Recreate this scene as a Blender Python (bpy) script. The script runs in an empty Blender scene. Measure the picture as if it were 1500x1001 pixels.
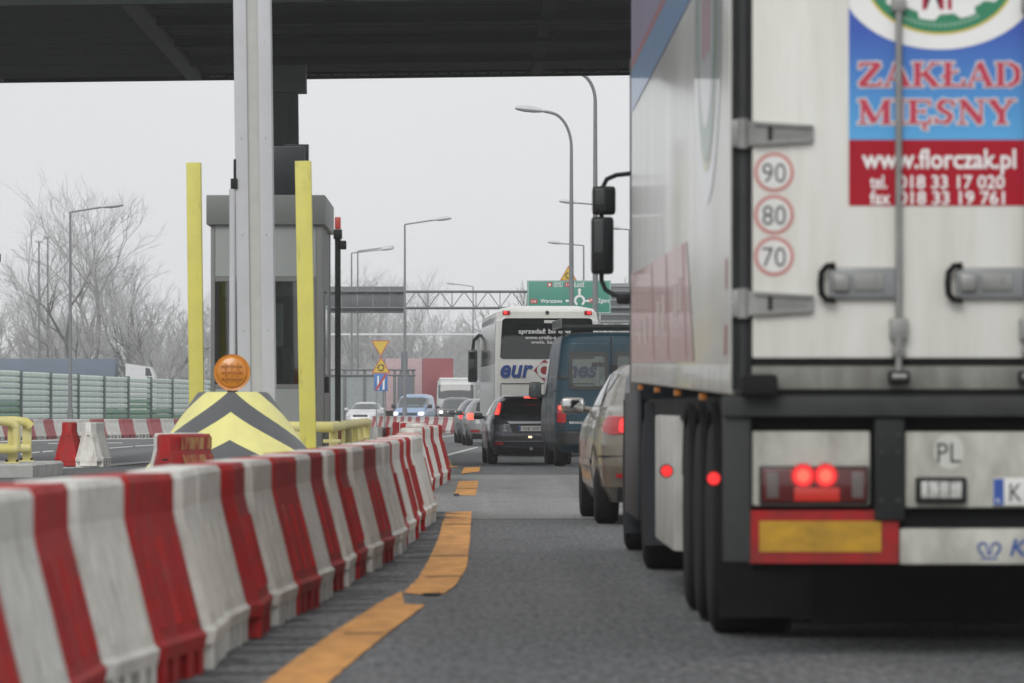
import bpy, bmesh, math, random
import numpy as np
from mathutils import Vector, Matrix

S = bpy.context.scene
COL = S.collection
R = math.radians
rnd = random.Random(7)

# ------------------------------------------------------------------ camera, sky, sun, exposure
FPX, HY, VX, CAMH = 7300.0, 596.0, 701.0, 1.05      # focal length in 1500-px units, horizon row, vanishing column, eye height
cam_d = bpy.data.cameras.new('camera')
cam = bpy.data.objects.new('camera', cam_d); COL.objects.link(cam)
cam.location = (0, 0, CAMH); cam.rotation_euler = (R(90), 0, 0)
cam_d.sensor_width = 36.0; cam_d.lens = 36.0 * FPX / 1500.0
cam_d.shift_x = (750.0 - VX) / 1500.0
cam_d.shift_y = (HY - 500.5) / 1500.0
cam_d.clip_start = 0.5; cam_d.clip_end = 3000
cam_d.dof.use_dof = True; cam_d.dof.focus_distance = 100.0; cam_d.dof.aperture_fstop = 6.3
S.camera = cam

w = bpy.data.worlds.new('World'); S.world = w; w.use_nodes = True
nt = w.node_tree; nt.nodes.clear()
out = nt.nodes.new('ShaderNodeOutputWorld'); bg = nt.nodes.new('ShaderNodeBackground')
sky = nt.nodes.new('ShaderNodeTexSky'); sky.sky_type = 'NISHITA'; sky.sun_disc = False
SUN_EL, SUN_AZ = R(36), R(194)
sky.sun_elevation = SUN_EL; sky.sun_rotation = SUN_AZ; sky.dust_density = 6.0
hs = nt.nodes.new('ShaderNodeHueSaturation'); hs.inputs['Saturation'].default_value = 0.12
mx = nt.nodes.new('ShaderNodeMixRGB'); mx.inputs['Fac'].default_value = 0.86
mx.inputs['Color2'].default_value = (8.7, 8.85, 9.05, 1)     # the even layer of low cloud
nt.links.new(sky.outputs[0], hs.inputs['Color']); nt.links.new(hs.outputs[0], mx.inputs['Color1'])
cn = nt.nodes.new('ShaderNodeTexNoise'); cn.inputs['Scale'].default_value = 5.0; cn.inputs['Detail'].default_value = 4     # faint cloud tone
cr_ = nt.nodes.new('ShaderNodeMapRange'); cr_.inputs['From Min'].default_value = 0.3; cr_.inputs['From Max'].default_value = 0.7
cr_.inputs['To Min'].default_value = 0.965; cr_.inputs['To Max'].default_value = 1.035; nt.links.new(cn.outputs['Fac'], cr_.inputs['Value'])
cm = nt.nodes.new('ShaderNodeMixRGB'); cm.blend_type = 'MULTIPLY'; cm.inputs['Fac'].default_value = 1.0
nt.links.new(mx.outputs[0], cm.inputs['Color1']); nt.links.new(cr_.outputs[0], cm.inputs['Color2'])
nt.links.new(cm.outputs[0], bg.inputs['Color']); bg.inputs['Strength'].default_value = 0.1
nt.links.new(bg.outputs[0], out.inputs['Surface'])

sd = bpy.data.lights.new('sun', 'SUN'); sd.energy = 1.5; sd.angle = R(30); sd.color = (1.0, 0.985, 0.95)
sun = bpy.data.objects.new('sun', sd); COL.objects.link(sun)
# direction towards the sun: behind the camera and a little to the left
sdir = Vector((math.sin(SUN_AZ) * math.cos(SUN_EL), math.cos(SUN_AZ) * math.cos(SUN_EL), math.sin(SUN_EL)))
sun.rotation_euler = sdir.to_track_quat('Z', 'Y').to_euler()

S.view_settings.view_transform = 'Standard'; S.view_settings.look = 'None'
S.view_settings.exposure = 0.0; S.view_settings.gamma = 1.0; S.view_settings.use_curve_mapping = False
S.render.engine = 'CYCLES'
S.cycles.max_bounces = 8; S.cycles.volume_bounces = 3; S.cycles.transparent_max_bounces = 12
S.cycles.use_denoising = True
try: S.cycles.volume_step_rate = 4.0
except Exception: pass

# ------------------------------------------------------------------ materials
MATS = {}
def mat(name, col, rough=0.5, metal=0.0, var=0.12, scale=6.0, bump=0.0, bscale=40.0, coat=0.0, coat_rough=0.06, dirt=None, dirt_amt=0.4, dirt_scale=2.5,
        alpha=1.0, emit=None, estr=1.0, spec=0.5, rand=0.0, stretch=(1, 1, 1), scuff=0.0):
    if name in MATS: return MATS[name]
    m = bpy.data.materials.new(name); m.use_nodes = True; MATS[name] = m
    t = m.node_tree; n = t.nodes; L = t.links; n.clear()
    o = n.new('ShaderNodeOutputMaterial'); b = n.new('ShaderNodeBsdfPrincipled'); L.new(b.outputs[0], o.inputs[0])
    b.inputs['Roughness'].default_value = rough; b.inputs['Metallic'].default_value = metal
    b.inputs['Coat Weight'].default_value = coat; b.inputs['Coat Roughness'].default_value = coat_rough
    b.inputs['Specular IOR Level'].default_value = spec
    tc = n.new('ShaderNodeTexCoord'); mp = n.new('ShaderNodeMapping'); L.new(tc.outputs['Object'], mp.inputs['Vector'])
    mp.inputs['Scale'].default_value = stretch
    c4 = tuple(col) + (1,)
    src = None
    if var > 0:
        no = n.new('ShaderNodeTexNoise'); no.inputs['Scale'].default_value = scale; no.inputs['Detail'].default_value = 6
        L.new(mp.outputs[0], no.inputs['Vector'])
        mr = n.new('ShaderNodeMapRange'); mr.inputs['From Min'].default_value = 0.3; mr.inputs['From Max'].default_value = 0.7
        mr.inputs['To Min'].default_value = 1 - var; mr.inputs['To Max'].default_value = 1 + var
        L.new(no.outputs['Fac'], mr.inputs['Value'])
        mu = n.new('ShaderNodeMixRGB'); mu.blend_type = 'MULTIPLY'; mu.inputs['Fac'].default_value = 1
        mu.inputs['Color1'].default_value = c4; L.new(mr.outputs[0], mu.inputs['Color2']); src = mu.outputs[0]
    if rand > 0:
        oi = n.new('ShaderNodeObjectInfo'); mr2 = n.new('ShaderNodeMapRange')
        mr2.inputs['To Min'].default_value = 1 - rand; mr2.inputs['To Max'].default_value = 1 + rand
        L.new(oi.outputs['Random'], mr2.inputs['Value'])
        mu2 = n.new('ShaderNodeMixRGB'); mu2.blend_type = 'MULTIPLY'; mu2.inputs['Fac'].default_value = 1
        if src: L.new(src, mu2.inputs['Color1'])
        else: mu2.inputs['Color1'].default_value = c4
        L.new(mr2.outputs[0], mu2.inputs['Color2']); src = mu2.outputs[0]
    if dirt is not None:
        no2 = n.new('ShaderNodeTexNoise'); no2.inputs['Scale'].default_value = dirt_scale; no2.inputs['Detail'].default_value = 8
        no2.inputs['Roughness'].default_value = 0.65
        L.new(mp.outputs[0], no2.inputs['Vector'])
        m3 = n.new('ShaderNodeMapRange'); m3.inputs['From Min'].default_value = 0.38; m3.inputs['From Max'].default_value = 0.72
        m3.inputs['To Min'].default_value = 0; m3.inputs['To Max'].default_value = dirt_amt
        L.new(no2.outputs['Fac'], m3.inputs['Value'])
        md = n.new('ShaderNodeMixRGB'); L.new(m3.outputs[0], md.inputs['Fac'])
        if src: L.new(src, md.inputs['Color1'])
        else: md.inputs['Color1'].default_value = c4
        md.inputs['Color2'].default_value = tuple(dirt) + (1,); src = md.outputs[0]
        ra = n.new('ShaderNodeMapRange'); ra.inputs['To Min'].default_value = rough; ra.inputs['To Max'].default_value = min(1, rough + 0.35)
        L.new(m3.outputs[0], ra.inputs['Value']); L.new(ra.outputs[0], b.inputs['Roughness'])
    if scuff > 0:
        mp3 = n.new('ShaderNodeMapping'); mp3.inputs['Scale'].default_value = (1, 0.5, 0.22); mp3.inputs['Rotation'].default_value = (0.5, 0.2, 0); L.new(tc.outputs['Object'], mp3.inputs['Vector'])
        oi3 = n.new('ShaderNodeObjectInfo'); av = n.new('ShaderNodeVectorMath'); av.operation = 'ADD'; L.new(mp3.outputs[0], av.inputs[0]); L.new(oi3.outputs['Location'], av.inputs[1])
        n3 = n.new('ShaderNodeTexNoise'); n3.inputs['Scale'].default_value = 11; n3.inputs['Detail'].default_value = 9; n3.inputs['Roughness'].default_value = 0.7; L.new(av.outputs[0], n3.inputs['Vector'])
        r3 = n.new('ShaderNodeMapRange'); r3.inputs['From Min'].default_value = 0.57; r3.inputs['From Max'].default_value = 0.66; r3.inputs['To Min'].default_value = 0; r3.inputs['To Max'].default_value = scuff; L.new(n3.outputs['Fac'], r3.inputs['Value'])
        m4 = n.new('ShaderNodeMixRGB'); L.new(r3.outputs[0], m4.inputs['Fac']); L.new(src, m4.inputs['Color1']); m4.inputs['Color2'].default_value = (0.12, 0.105, 0.09, 1); src = m4.outputs[0]
    if src: L.new(src, b.inputs['Base Color'])
    else: b.inputs['Base Color'].default_value = c4
    if bump > 0:
        nb = n.new('ShaderNodeTexNoise'); nb.inputs['Scale'].default_value = bscale; nb.inputs['Detail'].default_value = 4
        L.new(mp.outputs[0], nb.inputs['Vector'])
        bp = n.new('ShaderNodeBump'); bp.inputs['Strength'].default_value = bump; bp.inputs['Distance'].default_value = 0.02
        L.new(nb.outputs['Fac'], bp.inputs['Height']); L.new(bp.outputs[0], b.inputs['Normal'])
    if alpha < 1: b.inputs['Alpha'].default_value = alpha
    if emit is not None:
        b.inputs['Emission Color'].default_value = tuple(emit) + (1,); b.inputs['Emission Strength'].default_value = estr
    return m

def srgb(r, g, b, k=1.0):
    f = lambda c: (c / 255 / 12.92 if c / 255 <= 0.04045 else ((c / 255 + 0.055) / 1.055) ** 2.4) * k
    return (f(r), f(g), f(b))

GRIME = (0.10, 0.095, 0.085)
white_plastic = mat('white_plastic', (0.72, 0.71, 0.67), 0.55, spec=0.3, var=0.06, scale=3, dirt=(0.30, 0.28, 0.23), dirt_amt=0.7, dirt_scale=3.2, scuff=0.36, rand=0.08, bump=0.04, bscale=7)
red_plastic = mat('red_plastic', (0.40, 0.010, 0.010), 0.55, spec=0.22, var=0.15, scale=4, dirt=(0.15, 0.05, 0.048), dirt_amt=0.8, dirt_scale=3.5, scuff=0.5, rand=0.14, bump=0.04, bscale=7)
worn_red_yellow = mat('worn_red_yellow', (0.42, 0.27, 0.05), 0.5, var=0.2, scale=5, dirt=(0.30, 0.012, 0.012), dirt_amt=1.6, dirt_scale=4.0, stretch=(1, 1, 0.5))
slot_black = mat('slot_black', (0.008, 0.008, 0.008), 0.8, var=0)
yellow_paint = mat('yellow_paint', (0.60, 0.55, 0.11), 0.45, var=0.06, scale=2, scuff=0.35, dirt=(0.34, 0.31, 0.12), dirt_amt=0.35, dirt_scale=3)
yellow_rail = mat('yellow_rail', (0.60, 0.53, 0.16), 0.4, var=0.08, scale=4, dirt=(0.50, 0.48, 0.36), dirt_amt=0.6, dirt_scale=5)
rubber = mat('rubber', (0.008, 0.008, 0.0085), 0.8, spec=0.2, var=0.2, scale=9, dirt=(0.028, 0.027, 0.026), dirt_amt=0.4)
black_metal = mat('black_metal', (0.009, 0.011, 0.0115), 0.55, spec=0.25, var=0.2, dirt=(0.035, 0.034, 0.03), dirt_amt=0.4, dirt_scale=6)
dark_chassis = mat('dark_chassis', (0.007, 0.008, 0.008), 0.7, spec=0.15, var=0.25, dirt=(0.02, 0.019, 0.018), dirt_amt=0.4)
chassis_grey = mat('chassis_grey', (0.026, 0.030, 0.031), 0.6, spec=0.3, var=0.25, dirt=(0.055, 0.053, 0.049), dirt_amt=0.5, dirt_scale=5)
steel = mat('steel', (0.26, 0.262, 0.255), 0.45, metal=0.4, var=0.15, dirt=(0.15, 0.145, 0.13), dirt_amt=0.5, dirt_scale=9)
galv = mat('galvanised_steel', (0.30, 0.31, 0.32), 0.5, metal=0.4, var=0.12)
galv_dark = mat('dark_galvanised_steel', (0.13, 0.135, 0.14), 0.55, metal=0.3, var=0.15)
chrome = mat('chrome', (0.75, 0.75, 0.75), 0.12, metal=1.0, var=0)
glass_dark = mat('dark_glass', (0.014, 0.017, 0.018), 0.06, var=0, coat=0.3)
glass_grey = mat('grey_glass', (0.05, 0.06, 0.06), 0.08, var=0, coat=0.3)
def see_through(name, tint, gl=0.12):
    m = bpy.data.materials.new(name); m.use_nodes = True; t = m.node_tree; t.nodes.clear()
    o = t.nodes.new('ShaderNodeOutputMaterial'); a = t.nodes.new('ShaderNodeBsdfTransparent'); a.inputs[0].default_value = tint + (1,)
    g = t.nodes.new('ShaderNodeBsdfGlossy'); g.inputs['Roughness'].default_value = 0.04; mxs = t.nodes.new('ShaderNodeMixShader')
    mxs.inputs[0].default_value = gl; t.links.new(a.outputs[0], mxs.inputs[1]); t.links.new(g.outputs[0], mxs.inputs[2]); t.links.new(mxs.outputs[0], o.inputs[0])
    return m
glass_tint = see_through('tinted_glass', (0.50, 0.56, 0.54))
glass_clear = see_through('clear_glass', (0.46, 0.53, 0.50), 0.08)
red_lamp = mat('red_lamp_lens', (0.32, 0.012, 0.014), 0.2, var=0.05, coat=0.5)
red_lit = mat('lit_red_lamp', (0.5, 0.02, 0.02), 0.2, var=0, emit=(0.95, 0.035, 0.035), estr=1.0)
red_hot = mat('lit_brake_lamp', (0.6, 0.1, 0.05), 0.2, var=0, emit=(1.0, 0.10, 0.07), estr=1.1)
amber_hot = mat('lit_lamp_core', (0.9, 0.6, 0.4), 0.2, var=0, emit=(1.0, 0.62, 0.36), estr=1.6)
head_lit = mat('lit_headlamp', (0.9, 0.9, 0.85), 0.2, var=0, emit=(1.0, 0.97, 0.88), estr=0.95)
head_off = mat('headlamp_glass', (0.5, 0.52, 0.54), 0.1, var=0.1, coat=0.5)
plate_white = mat('plate_white', (0.62, 0.62, 0.60), 0.5, var=0.06)
plate_blue = mat('plate_blue', srgb(40, 75, 150), 0.5, var=0)
ink_black = mat('ink_black', (0.02, 0.02, 0.022), 0.6, var=0)
ink_white = mat('ink_white', (0.75, 0.75, 0.74), 0.55, var=0.04)
ink_white_soft = mat('ink_white_soft', (0.6, 0.6, 0.6), 0.55, var=0.05)
concrete = mat('concrete', (0.30, 0.30, 0.285), 0.85, var=0.12, scale=3, bump=0.2, bscale=30, dirt=(0.17, 0.165, 0.155), dirt_amt=0.6)
bark = mat('bark', (0.27, 0.27, 0.268), 0.9, var=0.2)  # bark paled so its colour carries part of the distance haze
twig_mat = mat('frosted_hazed_twigs', (0.48, 0.48, 0.485), 0.9, var=0.15, scale=0.6)  # frost tone, paled further to stand in for distance haze

# ------------------------------------------------------------------ mesh helpers
class MB:
    """Collects shapes and links them as ONE mesh object."""
    def __init__(s): s.v = []; s.f = []; s.sm = []
    def add(s, verts, faces, smooth=False):
        o = len(s.v); s.v.extend(tuple(map(float, p)) for p in verts)
        for f in faces: s.f.append(tuple(i + o for i in f)); s.sm.append(smooth)
        return s
    def box(s, x0, x1, y0, y1, z0, z1):
        v = [(x, y, z) for z in (z0, z1) for y in (y0, y1) for x in (x0, x1)]
        return s.add(v, [(0, 2, 3, 1), (4, 5, 7, 6), (0, 1, 5, 4), (2, 6, 7, 3), (0, 4, 6, 2), (1, 3, 7, 5)])
    def bbox(s, x0, x1, y0, y1, z0, z1, b=0.01):
        """box with bevelled edges"""
        bm = bmesh.new(); bmesh.ops.create_cube(bm, size=1)
        for v in bm.verts: v.co = ((x0 + x1) / 2 + v.co.x * (x1 - x0), (y0 + y1) / 2 + v.co.y * (y1 - y0), (z0 + z1) / 2 + v.co.z * (z1 - z0))
        bmesh.ops.bevel(bm, geom=bm.edges[:], offset=b, segments=2, affect='EDGES', profile=0.6)
        bm.verts.index_update(); s.add([v.co for v in bm.verts], [[v.index for v in f.verts] for f in bm.faces], True); bm.free(); return s
    def tube(s, pts, r, n=8, caps=True):
        pts = [Vector(p) for p in pts]; m = len(pts); rs = r if isinstance(r, (list, tuple)) else [r] * m
        vs = []; fs = []; prev = None
        for i, p in enumerate(pts):
            t = (pts[min(i + 1, m - 1)] - pts[max(i - 1, 0)])
            t = t.normalized() if t.length > 1e-9 else Vector((0, 0, 1))
            if prev is None:
                a = Vector((0, 0, 1)) if abs(t.z) < 0.9 else Vector((1, 0, 0)); u = t.cross(a).normalized()
            else:
                u = (prev - t * prev.dot(t)).normalized()
            prev = u; v = t.cross(u)
            for k in range(n):
                an = 2 * math.pi * k / n; vs.append(p + (u * math.cos(an) + v * math.sin(an)) * rs[i])
        for i in range(m - 1):
            for k in range(n): fs.append((i * n + k, i * n + (k + 1) % n, (i + 1) * n + (k + 1) % n, (i + 1) * n + k))
        if caps: fs.append(tuple(range(n))[::-1]); fs.append(tuple((m - 1) * n + k for k in range(n)))
        return s.add(vs, fs, True)
    def cyl(s, c, axis, r, h, n=16):
        c = Vector(c); a = Vector({'x': (1, 0, 0), 'y': (0, 1, 0), 'z': (0, 0, 1)}[axis]); return s.tube([c, c + a * h], r, n)
    def prism(s, poly, axis, a0, a1):
        """extrude a polygon given in the two other axes (in order) along axis"""
        n = len(poly)
        def P(q, t):
            return {'x': (t, q[0], q[1]), 'y': (q[0], t, q[1]), 'z': (q[0], q[1], t)}[axis]
        v = [P(q, a0) for q in poly] + [P(q, a1) for q in poly]
        return s.add(v, [tuple(range(n))[::-1], tuple(range(n, 2 * n))] + [(i, (i + 1) % n, n + (i + 1) % n, n + i) for i in range(n)])
    def loft(s, rings, closed=True, caps=True, smooth=False):
        n = len(rings[0]); v = [p for r in rings for p in r]; f = []
        for i in range(len(rings) - 1):
            for k in range(n if closed else n - 1):
                f.append((i * n + k, i * n + (k + 1) % n, (i + 1) * n + (k + 1) % n, (i + 1) * n + k))
        if caps: f.append(tuple(range(n))[::-1]); f.append(tuple((len(rings) - 1) * n + k for k in range(n)))
        return s.add(v, f, smooth)
    def quad(s, *p): return s.add(p, [tuple(range(len(p)))])
    def mesh(s, name, m=None):
        me = bpy.data.meshes.new(name); me.from_pydata(s.v, [], s.f)
        bm = bmesh.new(); bm.from_mesh(me); bmesh.ops.recalc_face_normals(bm, faces=bm.faces[:]); bm.to_mesh(me); bm.free()
        if any(s.sm) and len(me.polygons) == len(s.sm):
            me.polygons.foreach_set('use_smooth', s.sm)
        if m is not None: me.materials.append(m)
        me.update(); return me
    def build(s, name, m, parent=None, loc=(0, 0, 0), sharp=0.6):
        me = s.mesh(name, m)
        try: me.set_sharp_from_angle(angle=sharp)
        except Exception: pass
        return link(name, me, parent, loc)

def link(name, me, parent=None, loc=(0, 0, 0), rot=None):
    o = bpy.data.objects.new(name, me); COL.objects.link(o); o.location = loc
    if rot: o.rotation_euler = rot
    if parent is not None: o.parent = parent
    return o
def tag(o, label=None, cat=None, group=None, kind=None):
    if label: o['label'] = label
    if cat: o['category'] = cat
    if group: o['group'] = group
    if kind: o['kind'] = kind
    return o
def thing(name, label, cat, loc=(0, 0, 0), rz=0.0, group=None):
    o = bpy.data.objects.new(name, None); COL.objects.link(o); o.location = loc; o.rotation_euler = (0, 0, rz); o.empty_display_size = 0.3
    return tag(o, label, cat, group)
def copy_tree(o, parent=None):
    c = o.copy(); COL.objects.link(c)
    if parent is not None: c.parent = parent
    for ch in o.children: copy_tree(ch, c)
    return c
def gz(y):
    """the carriageway dips a little behind the toll plaza"""
    t = min(1, max(0, (y - 85) / 18.0)); return -0.16 * t * t * (3 - 2 * t)
def at(px, py, d):
    """a photo pixel at distance d -> metres"""
    s = FPX / d; return Vector(((px - VX) / s, d, CAMH + (HY - py) / s))
def G(px, py):
    d = FPX * CAMH / (py - HY)
    for _ in range(6): d = FPX * (CAMH - gz(d)) / (py - HY)
    return Vector(((px - VX) * d / FPX, d, gz(d)))

def text_geo(txt, height, width=None, bold=0.0, slant=0.0, align='CENTER', spacing=1.0):
    """flat lettering as (verts, faces) in the xz plane, centred on x, baseline z=0"""
    cu = bpy.data.curves.new('lettering', 'FONT'); cu.body = txt; cu.size = 1; cu.align_x = 'LEFT'; cu.offset = bold; cu.shear = slant
    cu.space_character = spacing; cu.resolution_u = 3
    ob = bpy.data.objects.new('lettering', cu); COL.objects.link(ob)
    dg = bpy.context.evaluated_depsgraph_get(); dg.update()
    me = bpy.data.meshes.new_from_object(ob.evaluated_get(dg))
    vs = np.array([v.co[:] for v in me.vertices]); fs = [tuple(p.vertices) for p in me.polygons]
    bpy.data.objects.remove(ob); bpy.data.curves.remove(cu); bpy.data.meshes.remove(me)
    if len(vs) == 0: return vs, fs
    k = height / 0.73
    x0, x1 = vs[:, 0].min(), vs[:, 0].max(); kx = width / (x1 - x0) if width else k
    c = {'CENTER': (x0 + x1) / 2, 'LEFT': x0}[align]
    return np.stack([(vs[:, 0] - c) * kx, np.zeros(len(vs)), vs[:, 1] * k], 1), fs
def lettering(name, txt, m, parent, x, z, yfun, height, width=None, bold=0.0, slant=0.0, align='CENTER'):
    v, f = text_geo(txt, height, width, bold, slant, align)
    b = MB(); b.add([(p[0] + x, yfun(p[0] + x, p[2] + z), p[2] + z) for p in v], f)
    return b.build(name, m, parent)

# ------------------------------------------------------------------ vehicle bodies: stacked rounded-rectangle rings
class Body:
    """rows: (z, y_rear, y_front, half_width, squareness). The rear faces -y."""
    def __init__(s, rows, nz=46):
        a = np.array(rows, float); zz = np.linspace(a[0, 0], a[-1, 0], nz)
        zz = np.unique(np.concatenate([zz, a[:, 0]]))
        T = [np.interp(zz, a[:, 0], a[:, i]) for i in range(1, 5)]
        for i in range(4):
            q = T[i].copy()
            q[1:-1] = 0.25 * T[i][:-2] + 0.5 * T[i][1:-1] + 0.25 * T[i][2:]
            T[i] = q
        s.z = zz; s.T = T
    def p(s, z): return [float(np.interp(z, s.z, t)) for t in s.T]
    def par(s, z):
        """rear, front, side half width, corner radius, bow of the ends, half width at the ends"""
        yr, yf, hw, n = s.p(z); car_ = n <= 6.2; he = hw * (0.94 if car_ else 0.995)
        cr = min(2.0 * hw / n, 0.4 * (yf - yr), 0.95 * he); return yr, yf, hw, cr, (0.05 if car_ else 0.012), he
    def drop(s, x, z):
        yr, yf, hw, cr, bow, he = s.par(z); q = min(abs(x), he * 0.999); d = bow * (q / he) ** 2
        if q > he - cr:
            t = (q - (he - cr)) / cr; d += cr * (1 - math.sqrt(max(0, 1 - t * t)))
        return d
    def yr(s, x, z, off=0.0): return s.p(z)[0] + s.drop(x, z) - off
    def yf(s, x, z, off=0.0): return s.p(z)[1] - s.drop(x, z) + off
    def xs(s, y, z, off=0.0):
        yr, yf, hw, cr, bow, he = s.par(z); c = (yr + yf) / 2; h = (yf - yr) / 2 - bow - cr; q = abs(y - c)
        if q <= h: return hw - (hw - he) * (q / h) ** 4 + off
        t = min(0.999, (q - h) / cr); return he - cr + cr * math.sqrt(1 - t * t) + off
    def mesh(s, holes=()):
        b = MB(); rings = []; NR, NC, NS_ = 36, 8, 34
        for z in s.z:
            yr, yf, hw, cr, bow, he = s.par(z); c = (yr + yf) / 2; h = (yf - yr) / 2 - bow - cr; r = []
            e = he - cr
            for sg in (-1, 1):            # sg -1: rear, left to right, corner, right flank; sg +1: front, right to left, corner, left flank
                fy = s.yr if sg < 0 else s.yf
                for k in range(NR):
                    x = -sg * (-e + 2 * e * k / NR); r.append((x, fy(x, z), z))
                for k in range(NC):       # first corner of this end
                    x = -sg * (e + cr * math.sin(math.pi / 2 * k / NC)); r.append((x, fy(x, z), z))
                for k in range(NS_):
                    y = c + sg * (h - 2 * h * k / NS_); r.append((-sg * s.xs(y, z), y, z))
                for k in range(NC):       # first corner of the next end, walked from the flank
                    a = math.pi / 2 * k / NC; x = -sg * (e + cr * math.cos(a)); y = c - sg * (h + cr * math.sin(a)); y -= sg * bow * (1 - (abs(x) / he) ** 2) * (1 if k else 0); r.append((x, y, z))
            rings.append(r)
        b.loft(rings, smooth=True)
        if holes:
            keep = []
            for f in b.f:
                cc = np.mean([b.v[i] for i in f], axis=0)
                if len(f) == 4 and any(h_(cc) for h_ in holes): continue
                keep.append(f)
            b.f = keep; b.sm = [True] * len(keep)
        return b
    def patch(s, side, corners, off=0.006, rnd_=0.12, m=40, rings=11):
        """rounded patch lying on the body; corners = 4+ points in (x,z) for rear/front or (y,z) for left/right"""
        P = [Vector((c[0], c[1])) for c in corners]; k = len(P); outl = []
        for i in range(k):
            a, p, c = P[i - 1], P[i], P[(i + 1) % k]
            q0 = p + (a - p) * rnd_; q1 = p + (c - p) * rnd_
            for t in np.linspace(0, 1, 5): outl.append(q0 * (1 - t) ** 2 + p * 2 * t * (1 - t) + q1 * t * t)
            nx = c + (p - c) * rnd_
            for t in np.linspace(0.2, 0.8, 4): outl.append(q1 * (1 - t) + nx * t)
        ce = sum(P, Vector((0, 0))) / k; L = []
        f3 = {'rear': lambda u, z: (u, s.yr(u, z, off), z), 'front': lambda u, z: (u, s.yf(u, z, off), z),
              'left': lambda u, z: (-s.xs(u, z, off), u, z), 'right': lambda u, z: (s.xs(u, z, off), u, z)}[side]
        b = MB(); n = len(outl)
        for r in 1 - 0.9 * np.linspace(0, 1, rings) ** 1.6:
            L.append([f3(*(ce + (q - ce) * r)) for q in outl])
        v = [p for r in L for p in r]; f = []
        for i in range(rings - 1):
            for j in range(n): f.append((i * n + j, i * n + (j + 1) % n, (i + 1) * n + (j + 1) % n, (i + 1) * n + j))
        f.append(tuple((rings - 1) * n + j for j in range(n)))
        b.add(v, f, True); return b

WHEEL = {}
def wheel(parent, x, y, r=0.31, wd=0.2, side=1, rim=None):
    key = (r, wd, side, rim.name if rim else 0)
    if key not in WHEEL:
        prof = [(0.0, r * 0.55), (0.0, r * 0.9), (0.02, r * 0.98), (0.05, r), (wd - 0.05, r), (wd - 0.02, r * 0.98), (wd, r * 0.9), (wd, r * 0.55)]
        def rev(pr, n=28):
            return [[(q[0], q[1] * math.cos(2 * math.pi * k / n), q[1] * math.sin(2 * math.pi * k / n)) for k in range(n)] for q in pr]
        t = MB(); t.loft(rev(prof), smooth=True)
        e = wd - 0.02 if side > 0 else 0.02; sg = 1 if side > 0 else -1
        m = MB(); m.loft(rev([(e - 0.02 * sg, r * 0.62), (e + 0.004 * sg, r * 0.6), (e - 0.03 * sg, r * 0.35), (e - 0.01 * sg, r * 0.14), (e, 0.01)]), smooth=True)
        for k in range(5):
            an = 2 * math.pi * k / 5
            c, s_ = math.cos(an), math.sin(an)
            q = lambda a, rr: (e + 0.006 * sg, rr * math.cos(an + a), rr * math.sin(an + a))
            m.quad(q(-0.12, r * 0.15), q(0.12, r * 0.15), q(0.1, r * 0.57), q(-0.1, r * 0.57))
        WHEEL[key] = (t.mesh('tyre', rubber), m.mesh('rim', rim or steel))
    xx = x - wd if side > 0 else x
    root = link('wheel', WHEEL[key][0], parent, (xx, y, r))
    link('rim', WHEEL[key][1], root, (0, 0, 0))
    return root
# ------------------------------------------------------------------ ground
def grid_sheet(name, x0, x1, ys, m, dz=0.0, kind='structure'):
    b = MB()
    xs = np.linspace(x0, x1, 3)
    for y in ys:
        pass
    v = [(x, y, gz(y) + dz) for y in ys for x in xs]; n = len(xs)
    f = [(i * n + k, i * n + k + 1, (i + 1) * n + k + 1, (i + 1) * n + k) for i in range(len(ys) - 1) for k in range(n - 1)]
    b.add(v, f); return tag(b.build(name, m), kind=kind)

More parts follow.
